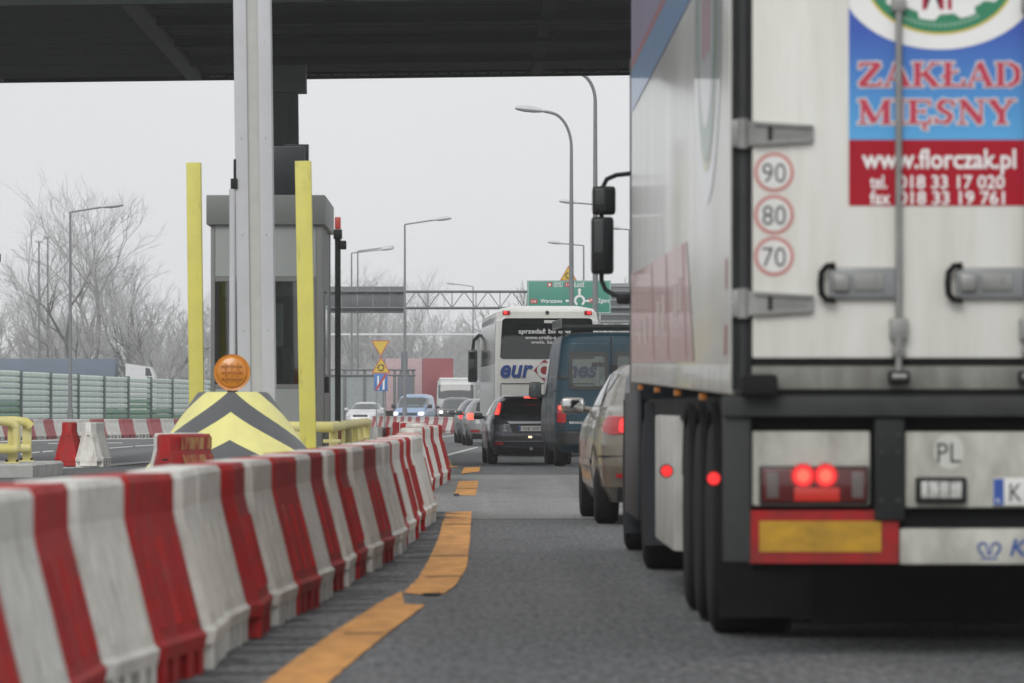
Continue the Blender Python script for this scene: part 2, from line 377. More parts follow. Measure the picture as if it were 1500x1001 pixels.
def asphalt_mat(name, lo, hi, patch, patch_amt):
    m = bpy.data.materials.new(name); m.use_nodes = True; t = m.node_tree; n = t.nodes; L = t.links; n.clear()
    o = n.new('ShaderNodeOutputMaterial'); b = n.new('ShaderNodeBsdfPrincipled'); L.new(b.outputs[0], o.inputs[0])
    tc = n.new('ShaderNodeTexCoord')
    def noise(sc, st=(1, 1, 1), det=5, ro=0.6):
        mp = n.new('ShaderNodeMapping'); mp.inputs['Scale'].default_value = st; L.new(tc.outputs['Object'], mp.inputs['Vector'])
        q = n.new('ShaderNodeTexNoise'); q.inputs['Scale'].default_value = sc; q.inputs['Detail'].default_value = det; q.inputs['Roughness'].default_value = ro
        L.new(mp.outputs[0], q.inputs['Vector']); return q.outputs['Fac']
    g1 = noise(26, (1, 0.16, 1), 5, 0.85)
    cr = n.new('ShaderNodeValToRGB'); cr.color_ramp.elements[0].position = 0.38; cr.color_ramp.elements[1].position = 0.64
    cr.color_ramp.elements[0].color = tuple(lo) + (1,); cr.color_ramp.elements[1].color = tuple(hi) + (1,)
    L.new(g1, cr.inputs[0])
    g2 = noise(0.55, (1, 0.18, 1), 6, 0.6)          # long wear streaks along the lane
    mr = n.new('ShaderNodeMapRange'); mr.inputs['From Min'].default_value = 0.35; mr.inputs['From Max'].default_value = 0.7
    mr.inputs['To Min'].default_value = 0; mr.inputs['To Max'].default_value = patch_amt; L.new(g2, mr.inputs['Value'])
    mxx = n.new('ShaderNodeMixRGB'); mxx.inputs['Color2'].default_value = tuple(patch) + (1,); L.new(mr.outputs[0], mxx.inputs['Fac']); L.new(cr.outputs[0], mxx.inputs['Color1'])
    g5 = noise(1.1, (1, 0.012, 1), 3, 0.5)           # wheel tracks
    g3 = noise(2.2, (1, 0.6, 1), 7, 0.7)
    mr3 = n.new('ShaderNodeMapRange'); mr3.inputs['From Min'].default_value = 0.3; mr3.inputs['From Max'].default_value = 0.7
    mr3.inputs['To Min'].default_value = 0.84; mr3.inputs['To Max'].default_value = 1.14; L.new(g3, mr3.inputs['Value'])
    mu = n.new('ShaderNodeMixRGB'); mu.blend_type = 'MULTIPLY'; mu.inputs['Fac'].default_value = 1; L.new(mxx.outputs[0], mu.inputs['Color1']); L.new(mr3.outputs[0], mu.inputs['Color2'])
    g4 = noise(0.9, (1, 0.22, 1), 8, 0.75)          # oil drips and old spills
    mr4 = n.new('ShaderNodeMapRange'); mr4.inputs['From Min'].default_value = 0.56; mr4.inputs['From Max'].default_value = 0.68
    mr4.inputs['To Min'].default_value = 1.0; mr4.inputs['To Max'].default_value = 0.62; L.new(g4, mr4.inputs['Value'])
    mu4 = n.new('ShaderNodeMixRGB'); mu4.blend_type = 'MULTIPLY'; mu4.inputs['Fac'].default_value = 1; L.new(mu.outputs[0], mu4.inputs['Color1']); L.new(mr4.outputs[0], mu4.inputs['Color2']); mu = mu4
    mr5 = n.new('ShaderNodeMapRange'); mr5.inputs['From Min'].default_value = 0.35; mr5.inputs['From Max'].default_value = 0.65
    mr5.inputs['To Min'].default_value = 0.80; mr5.inputs['To Max'].default_value = 1.16; L.new(g5, mr5.inputs['Value'])
    mu5 = n.new('ShaderNodeMixRGB'); mu5.blend_type = 'MULTIPLY'; mu5.inputs['Fac'].default_value = 1; L.new(mu.outputs[0], mu5.inputs['Color1']); L.new(mr5.outputs[0], mu5.inputs['Color2']); mu = mu5
    L.new(mu.outputs[0], b.inputs['Base Color']); b.inputs['Roughness'].default_value = 0.82; b.inputs['Specular IOR Level'].default_value = 0.35
    bp = n.new('ShaderNodeBump'); bp.inputs['Strength'].default_value = 0.5; bp.inputs['Distance'].default_value = 0.008
    L.new(g1, bp.inputs['Height']); L.new(bp.outputs[0], b.inputs['Normal'])
    return m
asphalt = asphalt_mat('asphalt', (0.020, 0.022, 0.024), (0.185, 0.19, 0.194), (0.118, 0.12, 0.121), 0.4)
slab_m = asphalt_mat('toll_lane_concrete', (0.14, 0.142, 0.14), (0.29, 0.292, 0.285), (0.13, 0.13, 0.126), 0.6)
verge_m = asphalt_mat('wintry_verge', (0.10, 0.10, 0.075), (0.26, 0.26, 0.23), (0.45, 0.45, 0.45), 0.6)
YS = [-15, 0, 12, 30, 46, 60, 75, 80] + list(range(84, 106, 2)) + [115, 140, 180, 220, 260, 320, 400, 520, 640, 800, 1000, 1250]
grid_sheet('ground', -260, 260, YS, verge_m, -0.03)
grid_sheet('road', -34, 30, YS, asphalt, 0.0)
grid_sheet('toll_lane_pavement', -2.6, 5.2, [46.5, 55, 62, 70, 76.5], slab_m, 0.004)

def sheet(name, pts, m, dz, parent=None, px=True):
    """a thin flat marking on the ground from photo-pixel ground points"""
    b = MB(); q = [G(*p) if px else Vector((p[0], p[1], gz(p[1]))) for p in pts]
    top = [(p.x, p.y, p.z + dz) for p in q]
    b.add(top, [tuple(range(len(top)))]); return b.build(name, m, parent)

# wet stains running out from under the barriers
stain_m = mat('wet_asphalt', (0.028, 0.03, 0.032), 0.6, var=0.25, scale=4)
white_mark = mat('road_paint_white', (0.50, 0.50, 0.48), 0.7, var=0.15, scale=3, dirt=(0.2, 0.2, 0.2), dirt_amt=0.55, dirt_scale=4)
orange_m = mat('orange_tape', (0.64, 0.28, 0.04), 0.65, var=0.12, scale=3, dirt=(0.17, 0.10, 0.05), dirt_amt=0.65, dirt_scale=6.0, stretch=(1, 0.22, 1), bump=0.2, bscale=12)
def strip_lines(name, segs):
    b = MB()
    for pts in segs:
        q = [G(*p) for p in pts]; b.add([(p.x, p.y, p.z + 0.005) for p in q], [tuple(range(len(q)))])
    return tag(b.build(name, white_mark), kind='structure')
strip_lines('lane_marking', [
    [(0, 646.5), (120, 643.2), (262, 641.6), (262, 642.6), (120, 644.6), (0, 648.2)],
    [(62, 661.3), (78, 660.2), (79, 661.8), (62, 663.2)], [(83, 660.2), (92, 659.6), (92, 660.9), (83, 661.5)],
    [(160, 656.2), (195, 653.8), (195, 655.0), (160, 657.6)], [(198, 653.2), (240, 650.9), (240, 652.0), (198, 654.6)],
    [(30, 665.0), (58, 661.6), (58, 663.2), (30, 667.0)], [(70, 649.5), (180, 648.6), (180, 649.7), (70, 650.6)],
    [(158, 680.2), (236, 674.4), (236, 676.4), (158, 682.2)],
    [(70, 683.2), (160, 680.8), (160, 683.8), (72, 685.8)], [(72, 689.0), (84, 684.2), (98, 684.2), (74, 692.0)],
    [(72, 686.5), (140, 683.5), (140, 684.6), (74, 688.2)],
    [(655, 665.6), (700, 654.6), (700, 656.2), (656, 668.2)],
    [(640, 640.5), (668, 637.5), (668, 638.5), (640, 641.5)],
])
# orange tape of the temporary lane, laid in separate pieces
TAPES = []
def tape(pts, label):
    q = [G(*p) for p in pts]; ring = []; rt = random.Random(len(TAPES) + 4)
    for a_, b_ in zip(q, q[1:] + q[:1]):
        nn = max(2, int((b_ - a_).length / 0.15)); ring += [a_ + (b_ - a_) * (j / nn) + Vector((rt.uniform(-.004, .004), rt.uniform(-.03, .03), 0)) for j in range(nn)]
    o = sheet('lane_tape', ring, orange_m, 0.006, None, False); TAPES.append(o); return tag(o, label, 'road tape', 'orange tape along the temporary lane')
tape([(352, 1030), (430, 968), (505, 917), (560, 882), (588, 868), (592, 886), (622, 888), (560, 935), (500, 985), (452, 1030)],
     'long near strip of orange lane tape running out of the bottom of the view')
tape([(590, 870), (612, 849), (628, 822), (642, 790), (653, 751), (691, 750), (688, 795), (684, 832), (668, 858), (650, 871), (617, 872)],
     'bent piece of orange lane tape beside the barriers with a torn near end')
tape([(665.5, 726), (697, 726.5), (701, 705), (672, 705.5)], 'short square of orange lane tape on the pale concrete')
tape([(675.5, 694.5), (702, 691.5), (704, 684.5), (680, 685.5)], 'farthest short piece of orange lane tape right of the line')
tape([(655, 686), (672, 684.5), (656, 671)], 'small orange tape triangle at the far end of the barriers')
# cross seams where lengths of tape meet
for ti, pts in zip((1, 1, 1, 0, 2), ([(632, 815.5), (688.5, 815), (688.5, 816.3), (632, 816.6)], [(651, 769), (690.5, 768.6), (690.5, 769.4), (651, 769.9)], [(622, 846), (677, 845), (677, 846), (622, 847.3)], [(505, 930), (563, 929), (562, 930.2), (504, 931.5)], [(668, 716), (699, 716), (699, 716.6), (668, 716.6)])):
    sheet('tape_seam', pts, mat('seam_brown', (0.16, 0.09, 0.04), 0.8), 0.009, TAPES[ti])
# black torn flaps at the tape ends
for pts in ([(616, 872), (648, 871), (640, 874), (622, 873.5)], [(664, 725), (672, 724), (673, 727), (666, 728)]):
    tag(sheet('tape_scrap', pts, slot_black, 0.012), 'black torn scrap at the near end of the %s orange tape piece' % ('bent' if pts[0][0] < 650 else 'short square'), 'tape scrap')

# ------------------------------------------------------------------ water-filled plastic barriers
BL, BH = 1.26, 0.79
def barrier_mesh(m, name='barrier_body'):
    b = MB(); L = BL / 2
    prof = [(0.245, 0.10), (0.255, 0.155), (0.235, 0.175), (0.128, 0.60), (0.120, 0.64), (0.120, 0.765), (0.105, BH)]
    end = [(0.150, 0.10), (0.155, 0.155), (0.145, 0.175), (0.058, 0.60), (0.048, 0.64), (0.048, 0.765), (0.042, BH - 0.003)]
    def ring(pr, y): return [(x, y, z) for x, z in pr] + [(-x, y, z) for x, z in pr[::-1]]
    b.loft([ring(end, -L), ring(prof, -L + 0.13), ring(prof, L - 0.13), ring(end, L)])
    for y0, y1 in ((-L + 0.14, -L + 0.26), (-L + 0.38, -0.10), (0.10, L - 0.38), (L - 0.26, L - 0.14)):   # feet between the fork notches
        b.prism([(-0.243, 0.0), (0.243, 0.0), (0.243, 0.11), (-0.243, 0.11)], 'y', y0, y1)
    b.box(-0.15, 0.15, -L + 0.01, -L + 0.11, 0.02, 0.11); b.box(-0.15, 0.15, L - 0.11, L - 0.01, 0.02, 0.11)
    return b.mesh(name, m)
def rib_mesh(m, side):
    b = MB(); sl = lambda z: (0.235 + (0.128 - 0.235) * (z - 0.175) / 0.425)
    z0, z1 = 0.22, 0.55; o = 0.014 if m is red_plastic else 0.003
    q = []
    for z, yy in ((z0, 0.055), (z1, 0.035)):
        x = sl(z); q += [(side * (x - 0.01), -yy, z), (side * (x + o), -yy * 0.6, z), (side * (x + o), yy * 0.6, z), (side * (x - 0.01), yy, z)]
    b.loft([q[:4], q[4:]]); return b.mesh('rib', m)
cap_dirt = mat('snow_dust', (0.55, 0.55, 0.54), 0.8, var=0.15, scale=8)
BAR = {}
for nm, m in (('white', white_plastic), ('red', red_plastic)):
    BAR[nm] = (barrier_mesh(m), rib_mesh(m, 1), rib_mesh(m, -1))
slot_me = MB().box(-0.028, 0.028, -BL / 2 - 0.003, -BL / 2 + 0.01, 0.545, 0.56).mesh('slot', slot_black)
def barrier(col, x, y, rz, label, group=None, detail=True, slot=False):
    t = thing('traffic_barrier', label, 'barrier', (x, y, gz(y)), rz, group)
    link('body', BAR[col][0], t)
    if detail:
        for k in (-0.36, 0, 0.36):
            link('rib', BAR[col][1], t, (0, k, 0)); link('rib', BAR[col][2], t, (0, k, 0))
    if slot: link('slot', slot_me, t)
    return t
def along(path, pitch):
    """points and headings every pitch metres along a polyline"""
    P = [Vector(p) for p in path]; out_ = []; d = 0; acc = pitch / 2
    for a, b in zip(P, P[1:]):
        L = (b - a).length
        while acc <= d + L:
            q = a + (b - a) * ((acc - d) / L); t = (b - a).normalized(); out_.append((q.x, q.y, -math.atan2(t.x, t.y))); acc += pitch
        d += L
    return out_
# near line: centre path from the measured right top edge (12 cm further left)
near_path = [(-1.64, 12.0), (-1.56, 14.6), (-1.50, 17.2), (-1.395, 18.5), (-1.33, 19.5), (-1.29, 20.8), (-1.27, 22.1), (-1.22, 23.3), (-1.165, 24.7), (-1.12, 26.0),
             (-1.075, 27.3), (-1.02, 28.7), (-0.965, 30.0), (-0.93, 31.3), (-0.885, 32.6), (-0.80, 35.2), (-0.735, 40), (-0.665, 46), (-0.66, 49.5)]
seq = 'wrwrwrwwrwrwrwrwrwwrwrwrwwrwrwr'
names = {'w': 'white', 'r': 'red'}
ordn = ['nearest', 'second nearest', 'third nearest', 'fourth nearest', 'fifth nearest', 'sixth nearest', 'seventh nearest', 'eighth nearest', 'ninth nearest', 'tenth nearest',
        'eleventh nearest', 'twelfth nearest', 'thirteenth nearest', 'fourteenth nearest', 'fifteenth nearest', 'sixteenth nearest', 'seventeenth nearest', 'eighteenth nearest', 'nineteenth nearest', 'twentieth nearest']
cnt = {'white': 0, 'red': 0}
pts = along(near_path, 1.30)
for i, (x, y, a) in enumerate(pts):
    c = names[seq[i % len(seq)]]; k = cnt[c]; cnt[c] += 1
    barrier(c, x + rnd.uniform(-.022, .022), y, a + R(rnd.uniform(-2.6, 2.6)), '%s %s plastic barrier in the close curving line left of the lane' % (ordn[k], c), 'barriers in the near line beside the lane')
cnt = {'white': 0, 'red': 0}
for i, (x, y, a) in enumerate(along([(-0.83, 59.5), (-0.80, 63.5), (-0.70, 68), (-0.66, 72)], 1.30)):
    c = names['wwrwwrwwrr'[i % 10]]; k = cnt[c]; cnt[c] += 1
    barrier(c, x, y, a + R(rnd.uniform(-3, 3)), '%s dusty %s barrier in the separate run just past the gap in the line' % (ordn[k], c), 'barriers in the second run past the gap')
cnt = {'white': 0, 'red': 0}
for i, (x, y, a) in enumerate(along([(-0.86, 74), (-1.15, 84), (-1.45, 94), (-1.75, 104)], 2.6)):
    c = names['wwrwwrwrwwr'[i % 11]]; k = cnt[c]; cnt[c] += 1
    barrier(c, x, y, a + R(rnd.uniform(-14, 14)), '%s snow-topped %s barrier among the jumbled ones before the far row' % (ordn[k], c), 'jumbled barriers behind the second run')
barrier('white', -2.03, 101, R(-4), 'lone white barrier seen end on beside the far end of the yellow rail', slot=True)
barrier('white', -1.72, 103.5, R(-28), 'white barrier turned askew right of the lone white end-on barrier')
barrier('red', -1.42, 112, R(-20), 'red barrier turned askew behind the jumbled white ones')
# far row across the carriageway
row = [(-17.6, 179), (-15.6, 188.5), (-12.0, 198), (-9.0, 207), (-7.4, 213)]
rp = along(row, 1.30); rowc = {'white': 0, 'red': 0}
_u = 'first second third fourth fifth sixth seventh eighth ninth'.split(); _t = 'tenth eleventh twelfth thirteenth fourteenth fifteenth sixteenth seventeenth eighteenth nineteenth'.split()
ORD = _u + _t + ['twentieth'] + ['twenty-' + q for q in _u] + ['thirtieth'] + ['thirty-' + q for q in _u] + ['fortieth'] + ['forty-' + q for q in _u]
hazed_red = mat('dusty_hazed_red_plastic', (0.36, 0.075, 0.085), 0.6, spec=0.2, var=0.15, scale=4, dirt=(0.3, 0.2, 0.2), dirt_amt=0.6, rand=0.15)  # dusty red with distance haze mixed into the colour
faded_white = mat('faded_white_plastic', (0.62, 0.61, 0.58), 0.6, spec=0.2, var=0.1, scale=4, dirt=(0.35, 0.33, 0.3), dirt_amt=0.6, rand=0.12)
BARROW = {'red': barrier_mesh(hazed_red), 'white': barrier_mesh(faded_white)}
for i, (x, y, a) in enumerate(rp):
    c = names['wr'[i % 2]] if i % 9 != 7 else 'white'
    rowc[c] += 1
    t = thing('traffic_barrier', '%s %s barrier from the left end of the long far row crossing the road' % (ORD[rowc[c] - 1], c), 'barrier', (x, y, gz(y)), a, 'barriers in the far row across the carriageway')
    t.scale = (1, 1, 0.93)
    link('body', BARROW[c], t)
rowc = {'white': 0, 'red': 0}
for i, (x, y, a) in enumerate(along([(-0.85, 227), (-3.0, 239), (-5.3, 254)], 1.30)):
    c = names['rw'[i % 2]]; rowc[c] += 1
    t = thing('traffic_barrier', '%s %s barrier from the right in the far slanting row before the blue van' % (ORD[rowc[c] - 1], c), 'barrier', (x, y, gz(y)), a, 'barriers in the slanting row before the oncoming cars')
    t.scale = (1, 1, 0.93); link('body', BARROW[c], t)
# two barriers seen end on beside the island, and one in front of the cushion
barrier('red', -7.27, 88.6, R(3), 'red barrier seen end on standing left of its white twin on the asphalt', slot=True)
barrier('white', -6.83, 88.4, R(-4), 'white barrier seen end on standing right of its red twin on the asphalt', slot=True)
t = barrier('red', -2.80, 47.4, R(-13), 'red barrier with worn yellow side in front of the striped cushion', slot=True)
link('worn_side', MB().add([(0.239, -0.52, 0.19), (0.239, 0.52, 0.19), (0.134, 0.52, 0.595), (0.134, -0.52, 0.595)], [(0, 1, 2, 3)]).add(
    [(0.1235, -0.52, 0.645), (0.1235, 0.52, 0.645), (0.1235, 0.52, 0.76), (0.1235, -0.52, 0.76)], [(0, 1, 2, 3)]).mesh('worn_side', worn_red_yellow), t)
for r_ in [ch for ch in t.children if ch.name.startswith('rib')]:
    r_.data = r_.data.copy(); r_.data.materials[0] = worn_red_yellow
barrier('white', -2.955, 49.2, R(-12), 'white barrier half hidden behind the red and yellow one')

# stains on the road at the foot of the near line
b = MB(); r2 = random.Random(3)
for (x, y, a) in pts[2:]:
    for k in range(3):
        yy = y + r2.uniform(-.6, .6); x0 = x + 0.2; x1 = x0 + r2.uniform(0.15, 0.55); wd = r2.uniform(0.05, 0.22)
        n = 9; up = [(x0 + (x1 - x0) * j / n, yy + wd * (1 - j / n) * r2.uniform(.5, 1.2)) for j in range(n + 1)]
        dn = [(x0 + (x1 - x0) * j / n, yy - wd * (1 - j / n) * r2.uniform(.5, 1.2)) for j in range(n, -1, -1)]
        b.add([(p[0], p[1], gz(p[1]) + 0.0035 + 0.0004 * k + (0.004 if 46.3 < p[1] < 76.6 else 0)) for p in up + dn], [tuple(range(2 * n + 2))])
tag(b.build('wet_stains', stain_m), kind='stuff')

# ------------------------------------------------------------------ toll canopy with its two columns
CZ = 8.4
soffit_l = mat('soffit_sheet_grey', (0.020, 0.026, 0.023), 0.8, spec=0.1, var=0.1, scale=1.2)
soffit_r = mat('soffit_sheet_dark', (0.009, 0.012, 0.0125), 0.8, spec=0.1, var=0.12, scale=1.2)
gutter_m = mat('gutter_grey', (0.085, 0.095, 0.085), 0.7, spec=0.2, var=0.1)
col_m = mat('column_paint', (0.47, 0.475, 0.50), 0.45, var=0.05, scale=1.5, dirt=(0.3, 0.3, 0.3), dirt_amt=0.3, dirt_scale=3)
col_in = mat('column_web', (0.42, 0.42, 0.40), 0.55, var=0.05)
shade_col_m = mat('shaded_column_paint', (0.085, 0.095, 0.093), 0.55, var=0.08)  # column paint darkened to carry the shade under the canopy
CY0, CY1 = 90.0, 111.5
can = thing('toll_canopy', 'huge dark flat canopy on steel columns over the toll lanes', 'canopy', (-4.05, 107.0, 0))
O = Vector((-4.05, 107.0, 0))
def cb(name, m, x0, x1, y0, y1, z0, z1, bev=None, parent=None):
    b = MB()
    if bev: b.bbox(x0 - O.x, x1 - O.x, y0 - O.y, y1 - O.y, z0, z1, bev)
    else: b.box(x0 - O.x, x1 - O.x, y0 - O.y, y1 - O.y, z0, z1)
    return b.build(name, m, parent or can)
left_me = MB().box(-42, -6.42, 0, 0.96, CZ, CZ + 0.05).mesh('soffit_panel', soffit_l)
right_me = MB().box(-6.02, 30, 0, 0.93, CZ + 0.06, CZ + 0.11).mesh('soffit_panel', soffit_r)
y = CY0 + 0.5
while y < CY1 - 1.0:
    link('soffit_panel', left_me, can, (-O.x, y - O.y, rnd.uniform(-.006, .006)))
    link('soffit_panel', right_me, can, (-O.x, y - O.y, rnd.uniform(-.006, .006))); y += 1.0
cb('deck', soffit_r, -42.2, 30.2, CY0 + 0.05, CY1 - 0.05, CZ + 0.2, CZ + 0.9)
cb('gutter', gutter_m, -6.39, -6.07, CY0 + 0.3, CY1 - 0.4, CZ - 0.04, CZ + 0.15, 0.02)
for x in (-10.6, 1.4, 6.6): cb('gutter', soffit_r if x > 0 else gutter_m, x - 0.12, x + 0.12, CY0 + 0.3, CY1 - 0.4, CZ - 0.03, CZ + 0.055)
cb('fascia', soffit_r, -42.3, 30.3, CY1 - 0.3, CY1, CZ - 0.03, CZ + 1.2); cb('fascia', soffit_l, -42.3, 30.3, CY0, CY0 + 0.3, CZ - 0.05, CZ + 1.2)
for yy in (94.5, 100.0, 105.6):
    cb('beam', soffit_r, -6.0, 30, yy - 0.14, yy + 0.14, CZ - 0.10, CZ + 0.05)
cb('edge_ledge', gutter_m, -5.9, 30, CY1 - 0.55, CY1 - 0.32, CZ + 0.02, CZ + 0.05)
for k in range(48):        # small brackets along the far ledge
    cb('ledge_bracket', soffit_l, -5.8 + k * 0.29, -5.75 + k * 0.29, CY1 - 0.6, CY1 - 0.56, CZ - 0.02, CZ + 0.05)
# columns: two outer flanges with a recessed middle
def column(cx, cy, w_, m1, m2, top, lean=0.0):
    b = MB(); h = w_ / 2; z = 0.16
    for sx in (-1, 1):
        x0, x1 = sorted((sx * h, sx * h * 0.30))
        b.bbox(cx + x0 - O.x, cx + x1 - O.x, cy - 0.21 - O.y, cy + 0.21 - O.y, z, top, 0.012)
    c = b.build('column', m1, can)
    MB().box(cx - h * 0.31 - O.x, cx + h * 0.31 - O.x, cy - 0.17 - O.y, cy + 0.17 - O.y, z, top - 0.01).build('column_web', m2, c)
    MB().bbox(cx - h - 0.12 - O.x, cx + h + 0.12 - O.x, cy - 0.33 - O.y, cy + 0.33 - O.y, 0.15, 0.185, 0.006).build('base_plate', galv, c)
    bb = MB()
    for sx in (-1, 1):
        for zz in (1.9, 3.0, 4.1, 5.2): bb.cyl((cx + sx * h * 0.65 - O.x, cy - 0.222 - O.y, zz), 'y', 0.006, 0.008, 6)
    bb.build('bolt', galv_dark, c)
    return c
c1 = column(-2.525, 57.2, 0.425, col_m, col_in, CZ + 0.1)
column(-4.05, 107.0, 0.54, shade_col_m, shade_col_m, CZ - 0.6)
cb('column_head', shade_col_m, -4.5, -3.6, 106.6, 107.4, CZ - 0.62, CZ + 0.02, 0.01)
for (cx, cy) in ((14.0, 107.0), (-22, 107.0)): column(cx, cy, 0.45, col_m, col_in, CZ + 0.05)
cb('tie_beam', gutter_m, -2.75, -2.4, 57.0, CY0, CZ + 0.1, CZ + 0.6)
can.rotation_euler = (0, -0.0122, 0)      # the roof falls slightly to the left for drainage
# grey cable pipe beside the near column
t = thing('cable_post', 'slim pale grey post close against the left side of the near column', 'post', (-2.815, 57.0, 0.16))
MB().tube([(0, 0, 0), (0, 0, 3.38)], 0.037, 12).build('pipe', col_m, t)
MB().bbox(-0.02, 0.06, -0.04, 0.04, 3.38, 3.5, 0.01).tube([(0.03, 0, 3.45), (0.03, 0, 3.72)], 0.018, 8).build('pipe_cap', black_metal, t)

# ------------------------------------------------------------------ islands
kerb_m = mat('kerb_concrete', (0.40, 0.40, 0.385), 0.85, var=0.1, scale=3, bump=0.2, bscale=20, dirt=(0.22, 0.215, 0.2), dirt_amt=0.5)
def island(name, poly, h):
    b = MB(); n = len(poly)
    inn = []
    ce = sum((Vector(p) for p in poly), Vector((0, 0))) / n
    for p in poly:
        q = Vector(p); inn.append(q + (ce - q).normalized() * 0.05)
    b.loft([[(p[0], p[1], 0) for p in poly], [(p[0], p[1], h - 0.03) for p in poly], [(p[0], p[1], h) for p in inn]])
    return tag(b.build(name, kerb_m), kind='structure')
island('traffic_island', [(-3.75, 53.5), (-1.55, 53.5), (-1.5, 76), (-1.5, 86), (-4.2, 92), (-4.2, 60)], 0.16)
island('traffic_island', [(-14, 71.0), (-6.62, 74.0), (-6.45, 76.5), (-6.5, 78), (-14, 78)], 0.205)

# ------------------------------------------------------------------ toll booth
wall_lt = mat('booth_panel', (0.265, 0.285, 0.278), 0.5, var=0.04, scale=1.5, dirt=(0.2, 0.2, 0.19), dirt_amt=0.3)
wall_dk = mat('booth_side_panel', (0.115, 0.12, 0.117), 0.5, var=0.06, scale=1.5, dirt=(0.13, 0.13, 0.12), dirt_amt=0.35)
fascia_m = mat('booth_fascia', (0.135, 0.142, 0.138), 0.45, var=0.05, scale=1)
frame_m = mat('booth_frame', (0.15, 0.155, 0.15), 0.5, var=0.05)
BX0, BX1, BY0, BY1 = -3.225, -1.885, 60.0, 63.5
booth = thing('toll_booth', 'grey glazed toll booth behind the near steel column', 'toll booth', ((BX0 + BX1) / 2, BY0, 0.16))
OB = Vector(((BX0 + BX1) / 2, BY0, 0.16))
def bb(name, m, x0, x1, y0, y1, z0, z1, bev=0.0, parent=None):
    b = MB(); a = (x0 - OB.x, x1 - OB.x, y0 - OB.y, y1 - OB.y, z0 - OB.z, z1 - OB.z)
    (b.bbox(*a, bev) if bev else b.box(*a)); return b.build(name, m, parent or booth)
bb('floor', frame_m, BX0, BX1, BY0, BY1, 0.165, 0.26)
bb('roof', fascia_m, BX0 - 0.05, BX1 + 0.04, BY0 - 0.06, BY1 + 0.06, 3.24, 3.597, 0.012)
for (x0, x1) in ((BX0, BX0 + 0.05), (BX1 - 0.07, BX1)):
    for y0, y1 in ((BY0, BY0 + 0.08), (BY1 - 0.08, BY1)): bb('corner_post', frame_m, x0, x1, y0, y1, 0.26, 3.24, 0.006)
xa, xb = BX0 + 0.053, BX1 - 0.073
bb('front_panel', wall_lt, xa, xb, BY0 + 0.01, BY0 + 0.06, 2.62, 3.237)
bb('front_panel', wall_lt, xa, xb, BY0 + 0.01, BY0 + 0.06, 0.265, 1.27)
win = bb('window', frame_m, xa, xb, BY0 + 0.005, BY0 + 0.07, 2.56, 2.617)
bb('frame', frame_m, xa, xb, BY0 + 0.003, BY0 + 0.075, 1.273, 1.32, 0, win)
for x in (xa, -2.55, xb - 0.05): bb('frame', frame_m if x != xa else slot_black, x, x + 0.05, BY0 + 0.008, BY0 + 0.066, 1.322, 2.558, 0, win)
for x0, x1 in ((xa + 0.052, -2.552), (-2.498, xb - 0.052)):
    bb('pane', glass_tint, x0, x1, BY0 + 0.03, BY0 + 0.036, 1.324, 2.556, 0, win)
    bb('roller_blind', mat('beige_blind', (0.30, 0.28, 0.20), 0.8, var=0.05), x0 + 0.02, x1 - 0.02, BY0 + 0.10, BY0 + 0.11, 2.38, 2.55)
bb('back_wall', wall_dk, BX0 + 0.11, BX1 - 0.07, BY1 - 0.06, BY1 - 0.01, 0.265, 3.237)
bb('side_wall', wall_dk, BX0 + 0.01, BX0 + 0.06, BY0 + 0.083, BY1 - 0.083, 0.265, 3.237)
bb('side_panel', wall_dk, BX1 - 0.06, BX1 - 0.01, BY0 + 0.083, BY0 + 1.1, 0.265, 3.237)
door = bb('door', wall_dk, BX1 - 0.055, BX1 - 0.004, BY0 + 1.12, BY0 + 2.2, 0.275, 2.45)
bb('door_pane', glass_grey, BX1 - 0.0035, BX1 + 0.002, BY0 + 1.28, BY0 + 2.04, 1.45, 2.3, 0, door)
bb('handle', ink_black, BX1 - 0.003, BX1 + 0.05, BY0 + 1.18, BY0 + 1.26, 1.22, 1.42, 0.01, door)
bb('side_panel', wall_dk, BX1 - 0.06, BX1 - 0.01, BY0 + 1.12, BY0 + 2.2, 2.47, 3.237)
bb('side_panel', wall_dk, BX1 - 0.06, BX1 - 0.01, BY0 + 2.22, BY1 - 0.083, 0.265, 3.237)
bb('desk', mat('dark_desk', (0.03, 0.03, 0.03), 0.6), BX0 + 0.12, BX1 - 0.1, BY0 + 0.2, BY0 + 0.8, 1.0, 1.05)
bb('monitor', slot_black, -2.45, -2.28, BY0 + 0.3, BY0 + 0.36, 1.06, 1.75, 0.01)
bb('paper_sheet', ink_white_soft, -2.47, -2.36, BY0 + 0.25, BY0 + 0.26, 1.78, 2.3)
bb('cupboard', mat('booth_cupboard', (0.09, 0.09, 0.085), 0.6), -3.05, -2.5, BY1 - 0.5, BY1 - 0.07, 0.3, 2.2)
# black sign box standing on the booth roof
t = thing('lane_signal_box', 'black lane signal box standing on the toll booth roof', 'signal box', (-2.50, 61.5, 3.597))
MB().bbox(-0.44, 0.36, -0.12, 0.12, 0.06, 0.66, 0.015).build('housing', mat('signal_black', (0.010, 0.014, 0.017), 0.35, var=0.05), t)
MB().bbox(0.10, 0.40, 0.14, 0.2, 0.0, 0.7, 0.01).build('back_frame', chassis_grey, t)
for x in (-0.3, 0.2): MB().box(x, x + 0.05, -0.05, 0.05, 0.0, 0.07).build('foot', black_metal, t)
